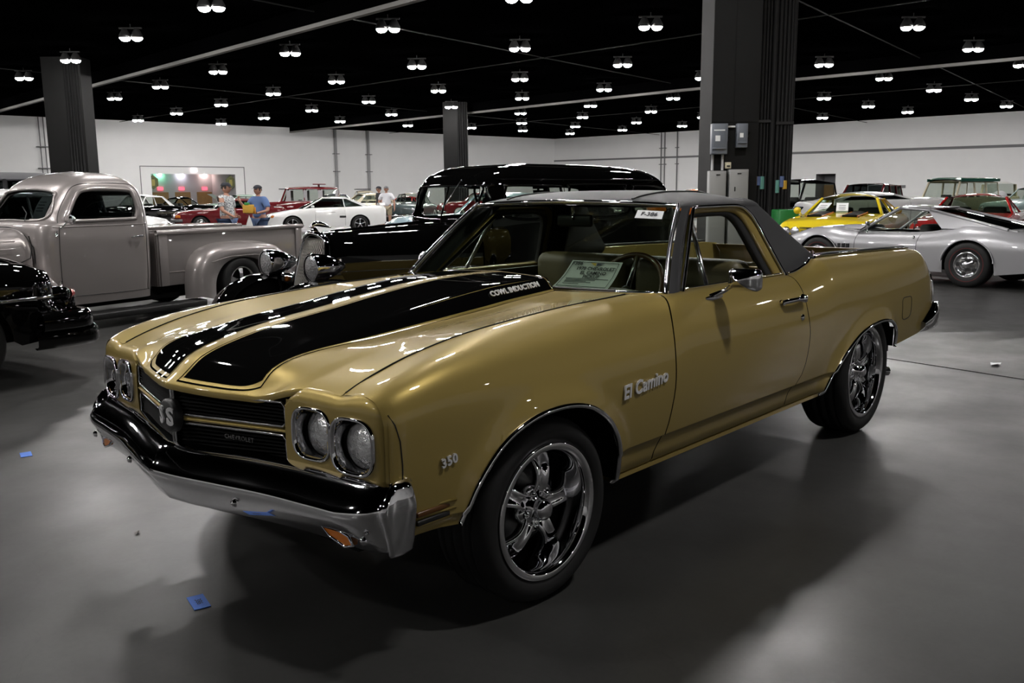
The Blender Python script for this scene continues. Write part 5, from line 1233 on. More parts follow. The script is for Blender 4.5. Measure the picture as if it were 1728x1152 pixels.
wins = [[(-1.78, 1.22), (-1.80, 1.46), (-1.86, 1.50), (-2.42, 1.50), (-2.46, 1.46), (-2.46, 1.22)], [(-2.58, 1.22), (-2.58, 1.47), (-2.62, 1.51), (-3.34, 1.51), (-3.38, 1.47), (-3.38, 1.22)], [(-3.52, 1.22), (-3.52, 1.46), (-3.56, 1.50), (-3.98, 1.48), (-4.05, 1.40), (-4.05, 1.22)]]
wwin = [(-.50, 1.22), (-.50, 1.47), (-.46, 1.50), (.46, 1.50), (.50, 1.47), (.50, 1.22)]; wrw = [(-.4, 1.2), (-.4, 1.42), (.4, 1.42), (.4, 1.2)]
def wtest(c):
    x, y, z = c
    if abs(y) > .45 and any(inside(w_, x, z) for w_ in wins): return True
    if x > -1.75 and inside(wwin, y, z): return True
    return x < -3.9 and abs(y) < .45 and inside(wrw, y, z)
cut_shell('body', WG, BLKP, bw, wtest)
def wsd(x, z):
    b, f, w_ = float(wbx(z)), float(wfx(z)), float(whw(z)); c, h = (f + b) / 2, (f - b) / 2; u = min(abs(x - c) / h, 1); p = .30 if x > c else .34
    return w_ * (1 - u ** (2 / p)) ** (p / 2) if u < 1 else 0
def wnd(y, z, front=True):
    b, f, w_ = float(wbx(z)), float(wfx(z)), float(whw(z)); c, h = (f + b) / 2, (f - b) / 2; p = .30 if front else .34
    u = min(abs(y) / w_, .999); d = h * (1 - u ** (2 / p)) ** (p / 2); return c + d if front else c - d
for s in (1, -1):
    for w_ in wins:
        tube('window_trim', [(x, s * (wsd(x, z) + .002), z) for x, z in spline(w_, 50, True)], .014, BLKP, bw, 6, closed=True)
        x0, x1 = w_[0][0] + .02, w_[-1][0] - .02
        grid('side_window', np.array([[(x0 + (x1 - x0) * u, s * (wsd(x0 + (x1 - x0) * u, z) - .015), z) for u in np.linspace(0, 1, 6)] for z in np.linspace(1.2, 1.51, 4)]), GLASS, bw)
    tube('door_seam', [(x, s * (wsd(x, z) + .001), z) for x, z in ((-2.52, .5), (-2.52, .9), (-2.52, 1.2), (-2.52, 1.55))], .004, BLACK, bw, 5)
    tube('drip_rail', [(x, s * (wsd(x, 1.555) + .004), 1.555) for x in np.linspace(-1.75, -4.0, 14)], .012, BLKP, bw, 6)
tube('windshield_trim', [(wnd(y, z) + .002, y, z) for y, z in spline(wwin, 60, True)], .013, BLKP, bw, 6, closed=True)
grid('windshield', np.array([[(wnd(y, z) - .012, y, z) for y in np.linspace(-.52, .52, 9)] for z in np.linspace(1.2, 1.52, 4)]), GLASS, bw)
tube('windshield_pillar', [(wnd(0, 1.2) + .004, 0, 1.2), (wnd(0, 1.51) + .004, 0, 1.51)], .010, BLKP, bw, 6)
grid('rear_window', np.array([[(wnd(y, z, False) + .012, y, z) for y in np.linspace(-.42, .42, 7)] for z in np.linspace(1.18, 1.44, 4)]), GLASS, bw)
tube('wiper', [(-1.60, .22, 1.545), (-1.57, .15, 1.45), (-1.54, .05, 1.33)], .007, CHROME_D, bw, 5)
box('cabin_floor', -4.2, -1.6, -.55, .55, .5, .55, INTERIOR, bw)
for s in (1, -1): box('seat_back', -2.75, -2.6, s * .3 - .24, s * .3 + .24, .6, 1.28, INTERIOR, bw, .05)
a = np.linspace(0, 2 * np.pi, 25)[:-1]; tube('steering_wheel', [(-1.98 - .08 * math.sin(q), .30 + .19 * math.cos(q), 1.15 + .17 * math.sin(q)) for q in a], .012, BLACK, bw, 6, closed=True)
# long hood tapering to the radiator
rows = []
for x in np.linspace(-1.53, -.22, 20):
    f = (x + 1.53) / 1.31; hw = .60 - .36 * f ** .9; zt_ = 1.19 - .075 * f - .05 * max(0, (f - .9) / .1) ** 2; zb_ = .55
    rows.append([(x, hw * np.sign(math.sin(q)) * abs(math.sin(q)) ** .50, zb_ + (zt_ - zb_) * abs(math.cos(q)) ** .42) for q in np.linspace(-math.pi / 2, math.pi / 2, 33)])
grid('hood', np.array(rows), BLKP, bw)
tube('hood_hinge', [(x, 0, 1.19 - .075 * (x + 1.53) / 1.31 + .006) for x in np.linspace(-1.5, -.35, 10)], .006, BLKP, bw, 6)
for s in (1, -1):
    tube('hood_seam', [(x, s * (.60 - .36 * ((x + 1.53) / 1.31) ** .9) * 1.0, .80) for x in np.linspace(-1.45, -.3, 8)], .004, BLACK, bw, 5)
# radiator shell with woven grille
sh_o = [(-.245, .42), (-.235, .75), (-.20, .98), (-.15, 1.075), (0, 1.115), (.15, 1.075), (.20, .98), (.235, .75), (.245, .42)]
def gpt(y, z, dx=0.0): return (-.06 - .30 * (z - .42) + .08 * (1 - (y / .25) ** 2) + dx, y, z)
shell = tube('radiator_shell', [gpt(y, z) for y, z in spline(sh_o, 40)], .026, CHROME, bw, 8)
grid('radiator_cowl', np.array([[gpt(y * 1.04, z * 1.0, .0), (-.30 - .1 * (z - .42), y * 1.12, z + .012)] for y, z in spline(sh_o, 40)]), BLKP, bw)
hwz = lin([(.42, .245), (.75, .235), (.98, .20), (1.06, .15), (1.085, .10)])
grl = grid('grille', np.array([[gpt(float(hwz(z)) * q, z, -.012) for q in np.linspace(-1, 1, 9)] for z in np.linspace(.42, 1.07, 10)]), BLACKM, bw)
GRM = mat('grille_wire', (.40, .385, .35), metal=.8, rough=.3)
wires = []
for k in range(34):
    q = -1 + 2 * (k + .5) / 34; P_ = []
    for z in np.linspace(.42, 1.075, 28): P_.append(np.array(gpt(float(hwz(z)) * q, z, .002)) + np.array([0, 0.0045 * math.sin(z * 150 + k * math.pi), 0]))
    wires.append(tube_data(P_, .0026, 4))
ww = raw('grille_wires', *join(wires), GRM, grl); ww['kind'] = 'stuff'
lathe('radiator_cap', [(.0005, .05), (.02, .045), (.035, .02), (.04, 0)], CHROME, bw, n=14, axis='z', c=(-.20, 0, 1.115))
tube('hood_mascot', spline([(-.16, 0, 1.16), (-.22, 0, 1.19), (-.30, 0, 1.175), (-.36, 0, 1.155)], 10), [.006, .012, .018, .022, .022, .02, .016, .012, .008, .004], CHROME, bw, 8)
for s in (1, -1):
    lp_ = [(.0005, .014), (.05, .011), (.085, .005), (.098, 0)]
    b = lathe('headlamp', [(.100, .006), (.112, .008), (.116, -.01), (.113, -.06), (.100, -.13), (.075, -.20), (.045, -.26), (.015, -.305), (.0005, -.312)], CHROME, bw, n=32, axis='x', c=(.06, s * .385, .86))
    lathe('lamp_lens', lp_, LENS, b, n=28, axis='x', c=(.06, s * .385, .86))
    tube('lamp_stem', [(-.06, s * .385, .76), (-.06, s * .36, .62), (-.10, s * .33, .5)], .02, BLKP, b, 8)
    # front fender: swept arch
    rows = []
    for k, (x, z) in enumerate(spline([(.46, .24), (.47, .40), (.40, .58), (.22, .70), (.0, .735), (-.3, .70), (-.65, .56), (-1.0, .40), (-1.35, .30), (-1.7, .27)], 36)):
        rows.append([(x, s * .30, z + .01), (x, s * .42, z + .035), (x, s * .56, z + .03), (x * .99, s * .68, z - .01), (x * .97, s * .745, z - .08), (x * .96, s * .75, z - .13)])
    grid('front_fender', np.array(rows), BLKP, bw)
    rows = []
    for (x, z) in spline([(-2.9, .27), (-3.05, .45), (-3.25, .62), (-3.55, .72), (-3.85, .70), (-4.15, .58), (-4.4, .38), (-4.5, .28)], 24):
        rows.append([(x, s * .60, z + .01), (x, s * .70, z + .02), (x, s * .79, z - .03), (x, s * .82, z - .10)])
    grid('rear_fender', np.array(rows), BLKP, bw)
    gwheel(bw, -.02, s * .60, .36, .22, .17, s, 'cap'); gwheel(bw, -3.6, s * .66, .36, .22, .17, s, 'cap')
    box('running_board', -2.95, -1.6, min(s * .55, s * .78), max(s * .55, s * .78), .25, .29, BLKP, bw)
    am = lathe('parking_lamp', [(.0005, .02), (.02, .015), (.026, 0), (.02, -.03)], AMBER, bw, n=12, axis='x', c=(-.10, s * .33, .72))
bumper_bar(bw, .52, .62, .42, .09, wrap=.12, bow=.06)
box('chassis', -4.2, .2, -.4, .4, .3, .5, BLACKM, bw)

# ================================================================ templates
def muscle(P, **k):
    S = dict(paint=P, nose=2.35, tail=-2.5, wb=2.86, R=.335, r=.20, zb=.24, zm=.60, N=2.5, arch=.39, kick=.08, bow=.07, crown=.02, ytop=.80,
             top=[(2.35, .70), (2.28, .80), (1.9, .87), (1.0, .93), (.5, .955), (-1.2, .95), (-1.9, .94), (-2.4, .88), (-2.5, .80)],
             plan=[(2.35, .80), (2.2, .90), (1.4, .945), (0, .955), (-1.6, .945), (-2.3, .90), (-2.5, .84)], gaps=(.42, -.72), wheel='rally',
             gh=dict(a0=.55, a1=.02, c1=-.95, c0=-1.75, zr=1.305, yb=.74, yr=.56, crown=.06, b=(-.62,), bt=(-.58,), cw=.35, cwt=.10, seats=(-.35, -1.05)))
    S.update(k); return S
def fifties(P, **k):
    S = dict(paint=P, nose=2.45, tail=-2.55, wb=2.95, R=.345, r=.19, zb=.25, zm=.62, N=3.0, arch=.38, kick=.05, bow=.09, crown=.05, ytop=.74,
             top=[(2.45, .78), (2.35, .90), (1.6, .99), (.8, 1.03), (-1.0, 1.03), (-1.8, .98), (-2.4, .90), (-2.55, .80)],
             plan=[(2.45, .80), (2.25, .90), (1.4, .94), (0, .94), (-1.6, .94), (-2.35, .88), (-2.55, .80)], gaps=(.62, -.55), wheel='white',
             gh=dict(a0=.78, a1=.30, c1=-.95, c0=-1.55, zr=1.50, yb=.70, yr=.56, crown=.06, b=(-.25,), bt=(-.25,), cw=.28, cwt=.12, glass=GLASS, seats=(-.1, -.9)))
    S.update(k); return S
def boxy(P, **k):
    S = dict(paint=P, nose=2.2, tail=-2.2, wb=2.6, R=.37, r=.20, zb=.38, zm=.7, N=4.0, arch=.44, bow=.04, crown=.03, ytop=.86, cat='suv',
             top=[(2.2, .98), (2.1, 1.06), (1.0, 1.12), (.6, 1.15), (-2.1, 1.15), (-2.2, 1.10)], plan=[(2.2, .80), (2.0, .86), (0, .88), (-2.1, .87), (-2.2, .84)], gaps=(.70, -.45), wheel='five',
             gh=dict(a0=.85, a1=.55, c1=-2.05, c0=-2.15, zr=1.76, yb=.76, yr=.70, crown=.08, pw=.045, bw=.04, bow0=.05, bow1=.04, bowr=.02, b=(-.45, -1.25), bt=(-.40, -1.22), cw=.0, glass=GLASS, seats=(-.1, -1.0)))
    S.update(k); return S
def at(u, d): return ground_at(u, d)

# ---- black old car, tail first, beside the silver pickup
S = fifties(BLKP, nose=2.7, tail=-2.35, N=3.4, ytop=.70, top=[(2.7, .80), (2.5, .95), (1.2, 1.0), (-1.0, .99), (-1.5, .955), (-2.0, .925), (-2.22, .86), (-2.32, .72), (-2.35, .62)], plan=[(2.7, .7), (2.4, .85), (0, .89), (-1.8, .87), (-2.2, .82), (-2.35, .74)], gaps=(.7, -.4), wheel='cap', zb=.30, bow=.10)
S['gh'] = dict(S['gh'], a0=1.0, a1=.6, c1=-.3, c0=-.85, cw=.2, glass=GLASS_DARK)
bk = gcar('vintage_sedan', 'glossy black old car with heavy stepped rear bumper beside the silver pickup', (1.84, -5.03, 0), 8, S)
tube('body_moulding', [(x, s_ * (float(tab(S['plan'])(x)) + .002), .655) for s_ in (1,) for x in np.linspace(1.5, -2.2, 24)], .016, CHROME_D, bk, 6)
bumper_bar(bk, -2.46, .90, .46, .16, m=BLKP, wrap=.40, sg=-1, bow=.05, name='rear_bumper'); bumper_bar(bk, -2.52, .86, .33, .16, m=BLKP, wrap=.50, sg=-1, bow=.05, name='rear_apron')
for s in (1, -1):
    tl_ = lathe('tail_lamp', [(.0005, -.10), (.03, -.09), (.055, -.05), (.065, 0), (.06, .10), (.03, .2)], BLKP, bk, n=18, axis='x', c=(-2.30, s * .74, .66)); lathe('tail_lens', [(.0005, -.125), (.03, -.115), (.04, -.085)], REDLENS, tl_, n=16, axis='x', c=(-2.30, s * .74, .66))
    box('bumper_guard', -2.58, -2.47, s * .45 - .04, s * .45 + .04, .36, .62, BLKP, bk, .02)

# ---- silver sports coupe
SILV2 = paint('silver_paint', (.42, .42, .435), metal=.35, rough=.36)
vh = -100
vl = np.array([-11.91, -.923]); t_ = vh * D2R; fw = np.array([math.cos(t_), math.sin(t_)]); lf = np.array([-math.sin(t_), math.cos(t_)])
org = vl + fw * 1.245 - lf * .86
S = muscle(SILV2, nose=2.25, tail=-2.33, wb=2.49, R=.335, r=.195, zb=.20, zm=.56, N=2.0, arch=.385, ytop=.62, bow=.16, crown=.0, tw=.22, inset=.01,
           top=[(2.25, .50), (2.1, .62), (1.8, .735), (1.45, .825), (1.15, .835), (.8, .785), (.45, .775), (.0, .775), (-.5, .79), (-.8, .84), (-1.15, .895), (-1.45, .885), (-1.9, .82), (-2.25, .76), (-2.33, .66)],
           plan=[(2.25, .55), (2.1, .68), (1.7, .82), (1.245, .875), (.7, .80), (.2, .775), (-.4, .79), (-.9, .84), (-1.245, .885), (-1.7, .865), (-2.1, .82), (-2.33, .74)],
           gaps=(.62, -.42), wheel='redline', wn=44, nose_panel=SILV2)
S['gh'] = dict(a0=.62, a1=.02, c1=-.45, c0=-1.70, zr=1.175, yb=.66, yr=.48, crown=.03, bow0=.20, bow1=.10, b=(), bt=(), cw=.97, cwt=.04, glass=GLASS, rmat=GLASS_DARK, seats=(-.35,), rdrop=.03, pw=.024, bowr=.02)
vt = gcar('sports_coupe', 'silver low sports coupe with fender gills and flowing rear haunches', (org[0], org[1], 0), vh, S, 1.6)
Wv, Zv = tab(S['plan']), tab(S['top'])
for s in (1, -1):
    for k in range(4): box('fender_gill', .70 + .075 * k, .745 + .075 * k, s * .775 if s > 0 else -.835, .835 if s > 0 else -.775, .50, .575, BLACK, vt)
    lathe('door_lock', [(.0005, .012), (.02, .01), (.022, 0)], CHROME, vt, n=12, axis='y', c=(-.36, s * .75, .71))
    m_ = box('side_mirror', .40, .44, s * .76 - .05, s * .76 + .05, .86, .94, CHROME, vt, .012); tube('mirror_stalk', [(.43, s * .74, .76), (.42, s * .755, .87)], .01, CHROME, m_, 6)
    tube('arch_lip', [(-1.245 + .388 * math.cos(a_), s * .888, .335 + .372 * math.sin(a_)) for a_ in np.linspace(.1, 3.04, 24)], .010, SILV2, vt, 6)
    tube('arch_lip', [(1.245 + .388 * math.cos(a_), s * .878, .335 + .372 * math.sin(a_)) for a_ in np.linspace(.1, 3.04, 24)], .010, SILV2, vt, 6)
    box('marker_lamp', -2.12, -2.0, s * .81 - .012, s * .81 + .012, .50, .53, REDLENS, vt)
    tube('rear_bumper', [(-2.02, s * .84, .62), (-2.25, s * .80, .62), (-2.36, s * .62, .62), (-2.37, s * .3, .62)], .035, CHROME, vt, 8)
    tube('rain_gutter', [(.60, s * .67, .79), (.3, s * .57, 1.0), (.04, s * .49, 1.16)], .012, CHROME_D, vt, 6)
    box('t_bar_rail', -.45, .02, s * .47 - .015, s * .47 + .015, 1.155, 1.17, SILV2, vt)
bl_ = [[(x, y, z) for x, y, z in ((1.9, -.22, .76), (1.9, .22, .76))]]
grid('hood_bulge', np.array([[(x, .34 * q, float(Zv(x)) * 0 + .80 + .07 * math.sin(math.pi * min(1, (1.9 - x) / 1.15) / 2) * (1 - q ** 4) - (.05 if x > 1.6 else 0) * (x - 1.6) / .3) for q in np.linspace(-1, 1, 13)] for x in np.linspace(1.9, .72, 12)]), SILV2, vt)

# ---- yellow muscle car
YEL = paint('yellow_paint', (.66, .50, .015), rough=.4)
S = muscle(YEL, crown=.035, bow=.05); S['gh'] = dict(S['gh'], glass=GLASS_GREEN, yb=.76, crown=.075, zr=1.315, pw=.034)
yl = gcar('muscle_car', 'bright yellow muscle car with twin black hood scoops', at(1434, 18.9), 10, S, 1.3)
ORG = mat('orange_stripe', (.55, .14, .01), rough=.4)
zt_y = tab(S['top'])
for s in (1, -1):
    g = np.array([[(x, s * (.34 + .15 * q), float(zt_y(x)) + .03 + .045 * (1 - q ** 4) * min(1, (1.62 - x) / .12) * (1 if x > .75 else max(0, (x - .62) / .13))) for q in np.linspace(-1, 1, 9)] for x in np.linspace(1.62, .62, 14)]); sc_ = grid('hood_scoop', g, BLACK, yl)
    box('scoop_mouth', 1.58, 1.64, s * .34 - .14, s * .34 + .14, .925, .965, BLACKM, sc_, .008)
    for e in (-.155, .155): tube('stripe_edge', [(x, s * (.34 + e), float(zt_y(x)) + .042) for x in np.linspace(1.66, .62, 10)], .012, ORG, yl, 5)
    m_ = lathe('side_mirror', [(.0005, .06), (.05, .05), (.075, .02), (.08, -.01), (.06, -.03), (.0005, -.035)], YEL, yl, n=18, axis='x', c=(.28, s * 1.02, 1.02)); tube('mirror_stalk', [(.32, s * .92, .94), (.28, s * 1.0, 1.0)], .018, YEL, m_, 6)
    for k in range(2): lamp(yl, 2.40 - .03 * k, s * (.52 + .18 * k), .66, .075, ring=CHROME)
grille_box(yl, 2.36, .44, .52, .74, 5, m=BLACK); bumper_bar(yl, 2.42, .90, .44, .12, wrap=.3)
for s in (1, -1): box('hood_pin', 1.8, 1.83, s * .55 - .015, s * .55 + .015, .92, .94, BLACK, yl)
for nm, y0, rot, lab in (('window_card', -.52, .5, 'white sheet leaning at the yellow car windshield beside its pillar'), ('window_card', -.02, -.1, 'white sheet lying mid dashboard in the yellow car')):
    o = Matrix.Rotation(10 * D2R, 3, 'Z') @ Vector((.52 if y0 < -.1 else .60, y0, .985)); p0 = at(1434, 18.9)
    tcard = thing(nm, lab, 'paper', (p0[0] + o.x, p0[1] + o.y, o.z), 10 * D2R)
    grid('sheet', np.array([[(-.16 * v, -.12 + .24 * u + rot * .25 * v, .20 * v) for v in np.linspace(0, 1, 4)] for u in np.linspace(0, 1, 4)]), WHITE_PAPER, tcard)
    for k in range(3): tube('print_line', [(-.16 * (.35 + .18 * k) + .004, -.07 + .14 * q + rot * .25 * (.35 + .18 * k), .2 * (.35 + .18 * k) + .004) for q in (0, 1)], .004, INK, tcard, 4)

# ---- white modern coupe
WHT = paint('white_paint', (.78, .78, .77), rough=.4)
S = muscle(WHT, nose=2.3, tail=-2.32, wb=2.57, R=.325, r=.22, ytop=.74, top=[(2.3, .58), (2.2, .70), (1.8, .80), (1.0, .92), (.6, .96), (-1.0, 1.0), (-1.7, 1.02), (-2.2, 1.02), (-2.32, .9)], wheel='five', N=2.3,
           plan=[(2.3, .62), (2.15, .78), (1.7, .90), (0, .92), (-1.7, .91), (-2.2, .82), (-2.32, .72)])
S['gh'] = dict(a0=.85, a1=.10, c1=-.85, c0=-1.62, zr=1.36, yb=.74, yr=.55, crown=.03, b=(-.72,), bt=(-.66,), cw=.20, cwt=.10, glass=GLASS_DARK, bow0=.2)
ms = gcar('coupe', 'white modern coupe with amber corner lamps beyond the silver pickup bed', at(548, 35.0), -34, S, 1.2)
for s in (1, -1):
    box('headlamp', 2.08, 2.26, s * .56 - .19, s * .56 + .14, .60, .70, LENS, ms, .02); box('corner_lamp', 1.92, 2.10, min(s * .72, s * .84), max(s * .72, s * .84), .60, .69, AMBER, ms, .015)
    box('side_scoop', -.75, -.5, min(s * .915, s * .935), max(s * .915, s * .935), .58, .66, BLACK, ms, .01); box('door_handle', -.35, -.2, min(s * .90, s * .925), max(s * .90, s * .925), .80, .83, WHT, ms, .008)
    m_ = box('side_mirror', .45, .58, min(s * .92, s * 1.06), max(s * .92, s * 1.06), .96, 1.06, WHT, ms, .03)
box('grille', 2.28, 2.36, -.32, .32, .60, .70, BLACKM, ms, .01); box('front_bumper', 2.15, 2.36, -.70, .70, .34, .52, WHT, ms, .05)
sp_ = grid('rear_spoiler', np.array([[(-2.10 - .2 * v, .70 * q, 1.03 + .10 * (1 - abs(q) ** 6) + .02 * v) for v in (0, .5, 1)] for q in np.linspace(-1, 1, 11)]), WHT, ms)

# ---- dark red hatch coupe and others near the far opening
DRED = paint('dark_red_paint', (.11, .003, .006), rough=.4)
S = muscle(DRED, nose=2.25, tail=-2.25, wb=2.55, R=.31, r=.20, ytop=.84, N=4, top=[(2.25, .66), (2.2, .76), (1.0, .90), (.6, .93), (-2.1, .96), (-2.25, .85)], plan=[(2.25, .78), (2.1, .84), (0, .87), (-2.1, .85), (-2.25, .8)])
rm = gcar('coupe', 'dark red square-nosed coupe behind the person in the patterned shirt', at(386, 37.5), -24, S)
bumper_bar(rm, 2.27, .84, .46, .14, m=mat('grey_bumper', (.10, .10, .10), rough=.5), wrap=.3)
for s in (1, -1): box('headlamp', 2.22, 2.30, s * .55 - .15, s * .55 + .15, .58, .70, LENS, rm, .015); box('corner_lamp', 2.05, 2.24, min(s * .74, s * .86), max(s * .74, s * .86), .58, .69, AMBER, rm, .01)
grille_box(rm, 2.25, .36, .58, .70, 4)
CRE = paint('cream_paint', (.62, .56, .42), rough=.4); MINT = paint('mint_paint', (.30, .40, .33), rough=.4); LBLU = paint('light_blue_paint', (.20, .30, .34), rough=.4); REDP = paint('bright_red_paint', (.38, .006, .006), rough=.4)
def chrome_front(t, S, nb=5, lamps_y=(.62,), z=.72):
    grille_box(t, S['nose'] + .02, .50, .50, .70, nb); bumper_bar(t, S['nose'] + .10, .88, .44, .16)
    for s in (1, -1):
        for y in lamps_y: lamp(t, S['nose'] + .02, s * y, z, .085, ring=CHROME)
    bumper_bar(t, S['tail'] - .08, .88, .46, .14, sg=-1, name='rear_bumper')
S = fifties(BLKP); S['gh'] = dict(S['gh'], mat=WHT)
t = gcar('sedan', 'black 1950s sedan with white roof and chrome nose by the alcove', at(236, 42.0), 25, S); chrome_front(t, S)
S = fifties(BLKP, top=[(2.45, .78), (2.35, .88), (1.6, .95), (.8, .98), (-1.0, .98), (-1.8, .95), (-2.4, .90), (-2.55, .80)]); S['gh'] = dict(S['gh'], zr=1.40, c1=-.35, c0=-.75, b=(), bt=(), cw=.1, cwt=.05, seats=(-.1,))
t = gcar('coupe', 'black 1950s two-seat coupe with whitewall tires', at(303, 47.0), 128, S); chrome_front(t, S)
S = fifties(MINT); t = gcar('sedan', 'pale mint 1950s sedan with chrome front behind the dark red coupe', at(404, 54.0), -14, S); chrome_front(t, S)
pn = grid('raised_hood', np.array([[(.85 + .95 * u, .60 * q, 1.05 + .55 * u) for q in np.linspace(-1, 1, 5)] for u in np.linspace(0, 1, 4)]), MINT, t)
S = fifties(WHT); S['gh'] = dict(S['gh'], zr=1.28, glass=GLASS_DARK)
t = gcar('coupe', 'white low coupe whose nose shows past the silver pickup cab', at(92, 20.5), 125, S); chrome_front(t, S)
S = fifties(WHT); t = gcar('sedan', 'white sedan glimpsed beyond the silver pickup windshield', at(-20, 12.4), 8, S); chrome_front(t, S)
S = boxy(BLKP, cat='suv'); S['gh'] = dict(S['gh'], mat=mat('grey_soft_top', (.05, .05, .055), rough=.8), glass=GLASS_DARK, zr=1.80)
t = gcar('suv', 'black off-roader with grey soft top beyond the silver pickup', at(-60, 15.5), -52, S)
bumper_bar(t, 2.25, .80, .55, .12); [lamp(t, 2.22, s * .6, .82, .08, ring=CHROME) for s in (1, -1)]
# dark red and grey wagon with a roof hatch
S = boxy(DRED, nose=2.2, tail=-2.4, cat='wagon'); S['gh'] = dict(S['gh'], zr=1.88, sail=DRED, c1=-2.25, c0=-2.35)
t = gcar('wagon', 'tall dark red and grey panel wagon with small red roof flap', at(502, 50.0), -40, S)
GREYP = paint('grey_band_paint', (.35, .34, .35), rough=.4)
for s in (1, -1):
    for x0, x1 in ((.55, .30), (-.40, -.60), (-1.2, -1.45), (-2.15, -2.3)): box('grey_panel', min(x0, x1), max(x0, x1), s * .755 - .02, s * .755 + .02, 1.16, 1.74, GREYP, t)
    box('grey_band', -2.3, .6, s * .80 - .03, s * .80 + .03, 1.10, 1.17, GREYP, t)
box('roof_flap', -1.6, -.9, -.5, .5, 2.05, 2.10, DRED, t, .02); [tube('flap_leg', [(-1.2, s * .4, 1.9), (-1.2, s * .4, 2.06)], .03, DRED, t, 6) for s in (1, -1)]
box('sun_visor', .55, .95, -.7, .7, 1.80, 1.85, BLACK, t, .02); chrome_front(t, dict(nose=2.2, tail=-2.4), z=.85)
S = fifties(CRE); t = gcar('sedan', 'cream 1950s sedan parked beyond the white modern coupe', at(634, 49), 165, S); chrome_front(t, S)
S = boxy(CRE, cat='pickup truck'); S['gh'] = dict(S['gh'], c1=-.4, c0=-.6, b=(), bt=(), zr=1.72, seats=(-.1,)); t = gcar('pickup_truck', 'cream old pickup with dark roof rack beyond the white coupe', at(612, 63), 150, S); box('roof_rack', -.5, .5, -.6, .6, 1.84, 1.90, BLACK, t); chrome_front(t, dict(nose=2.2, tail=-2.2), z=.85)
S = fifties(mat('navy_paint', (.012, .014, .03), rough=.4, coat=1.0)); t = gcar('sedan', 'navy sedan roof showing between the red wagon and cream pickup', at(574, 57), 140, S); chrome_front(t, S)
S = muscle(REDP); t = gcar('coupe', 'red coupe beside the two people near the black wagon', at(690, 62), -150, S); bumper_bar(t, 2.42, .9, .45, .12); bumper_bar(t, -2.55, .9, .46, .12, sg=-1, name='rear_bumper')
S = fifties(mat('dark_teal_paint', (.012, .03, .032), rough=.4, coat=1.0)); t = gcar('sedan', 'dark teal 1950s sedan with chrome front beside the black wagon', at(694, 46), 35, S); chrome_front(t, S)
S = fifties(LBLU, top=[(2.45, .78), (2.35, .88), (1.6, .93), (.8, .96), (-1.0, .97), (-1.8, .94), (-2.4, .88), (-2.55, .78)]); S['gh'] = dict(S['gh'], zr=1.42)
t = gcar('sedan', 'light blue sedan seen through the black wagon windshield', at(838, 20.5), -25, S); chrome_front(t, S, lamps_y=(.5, .72))
S = fifties(DRED); t = gcar('sedan', 'dark red sedan behind the light blue one, seen through the wagon', at(808, 54), -30, S); chrome_front(t, S)
# ---- right side background
S = boxy(BLKP, cat='off-roader'); S['gh'] = dict(S['gh'], zr=1.75, c1=-.9, c0=-1.0, b=(), bt=(), seats=(-.2,))
t = gcar('off_roader', 'black open off-roader parked behind the broad column', at(1346, 28), -15, S); [lamp(t, 2.22, s * .55, .85, .09, ring=CHROME) for s in (1, -1)]; grille_box(t, 2.2, .35, .70, .98, 7, vert=True, m=BLKP); bumper_bar(t, 2.28, .82, .52, .12, m=BLACK)
gc = thing('tool_cart', 'bright green metal cart beside the broad column', 'cart', at(1326, 21.5), 132 * D2R)
GRN = mat('green_enamel', (.01, .16, .03), rough=.4)
box('bin', -.24, .24, -.35, .35, .20, 1.0, GRN, gc, .03); tube('handle', [(.24, -.3, .95), (.33, -.3, 1.05), (.33, .3, 1.05), (.24, .3, .95)], .02, CHROME_D, gc, 6)
for x in (-.17, .17):
    for y in (-.28, .28): lathe('caster', [(.0005, -.03), (.09, -.03), (.09, .03), (.0005, .03)], RUBBER, gc, n=14, axis='y', c=(x, y, .09)); 
box('frame', -.22, .22, -.33, .33, .15, .2, BLACK, gc)
S = boxy(DRED, cat='suv', top=[(2.2, .90), (2.1, .98), (1.0, 1.06), (.6, 1.10), (-2.1, 1.12), (-2.2, 1.0)]); S['gh'] = dict(S['gh'], zr=1.70, a0=.95, a1=.25, glass=GLASS_DARK, c1=-1.9, c0=-2.15, crown=.06)
t = gcar('suv', 'dark red compact suv behind the yellow muscle car', at(1464, 35.0), 2, S); bumper_bar(t, 2.25, .84, .52, .14, m=BLACK); [box('headlamp', 2.16, 2.24, s * .6 - .13, s * .6 + .13, .74, .90, LENS, t, .01) for s in (1, -1)]; grille_box(t, 2.2, .42, .72, .90, 4)
S = fifties(WHT, arch=.47, R=.46, r=.24, arch_h=1.25, zm=.8, zb=.45, nose=2.3, tail=-2.0, wb=2.9, top=[(2.3, .95), (2.15, 1.10), (1.6, 1.20), (.8, 1.20), (-1.0, 1.18), (-1.8, 1.12), (-2.4, 1.0), (-2.55, .9)]); S['gh'] = dict(S['gh'], zr=1.36, glass=GLASS_DARK)
t = gcar('roadster', 'white old car with wide dark wheel arch between yellow and red cars', at(1477, 25.0), 132, S); chrome_front(t, S)
DGRN = paint('dark_green_paint', (.008, .075, .05), rough=.4)
S = boxy(CRE, cat='off-roader'); S['gh'] = dict(S['gh'], mat=CRE, zr=1.82)
t = gcar('off_roader', 'cream off-roader with dark green roof against the far wall', at(1606, 37.0), -18, S)
grid('roof_cap', np.array([[(x, .76 * q, 1.90 + .06 * (1 - q ** 4) - .10 * max(0, (abs(x + .75) - 1.2) / .2) ** 2) for q in np.linspace(-1, 1, 11)] for x in np.linspace(.62, -2.12, 14)]), DGRN, t)
for s in (1, -1): box('roof_side', -2.1, .6, s * .755 - .02, s * .755 + .02, 1.79, 1.91, DGRN, t, .01)
chrome_front(t, dict(nose=2.2, tail=-2.2), z=.88)
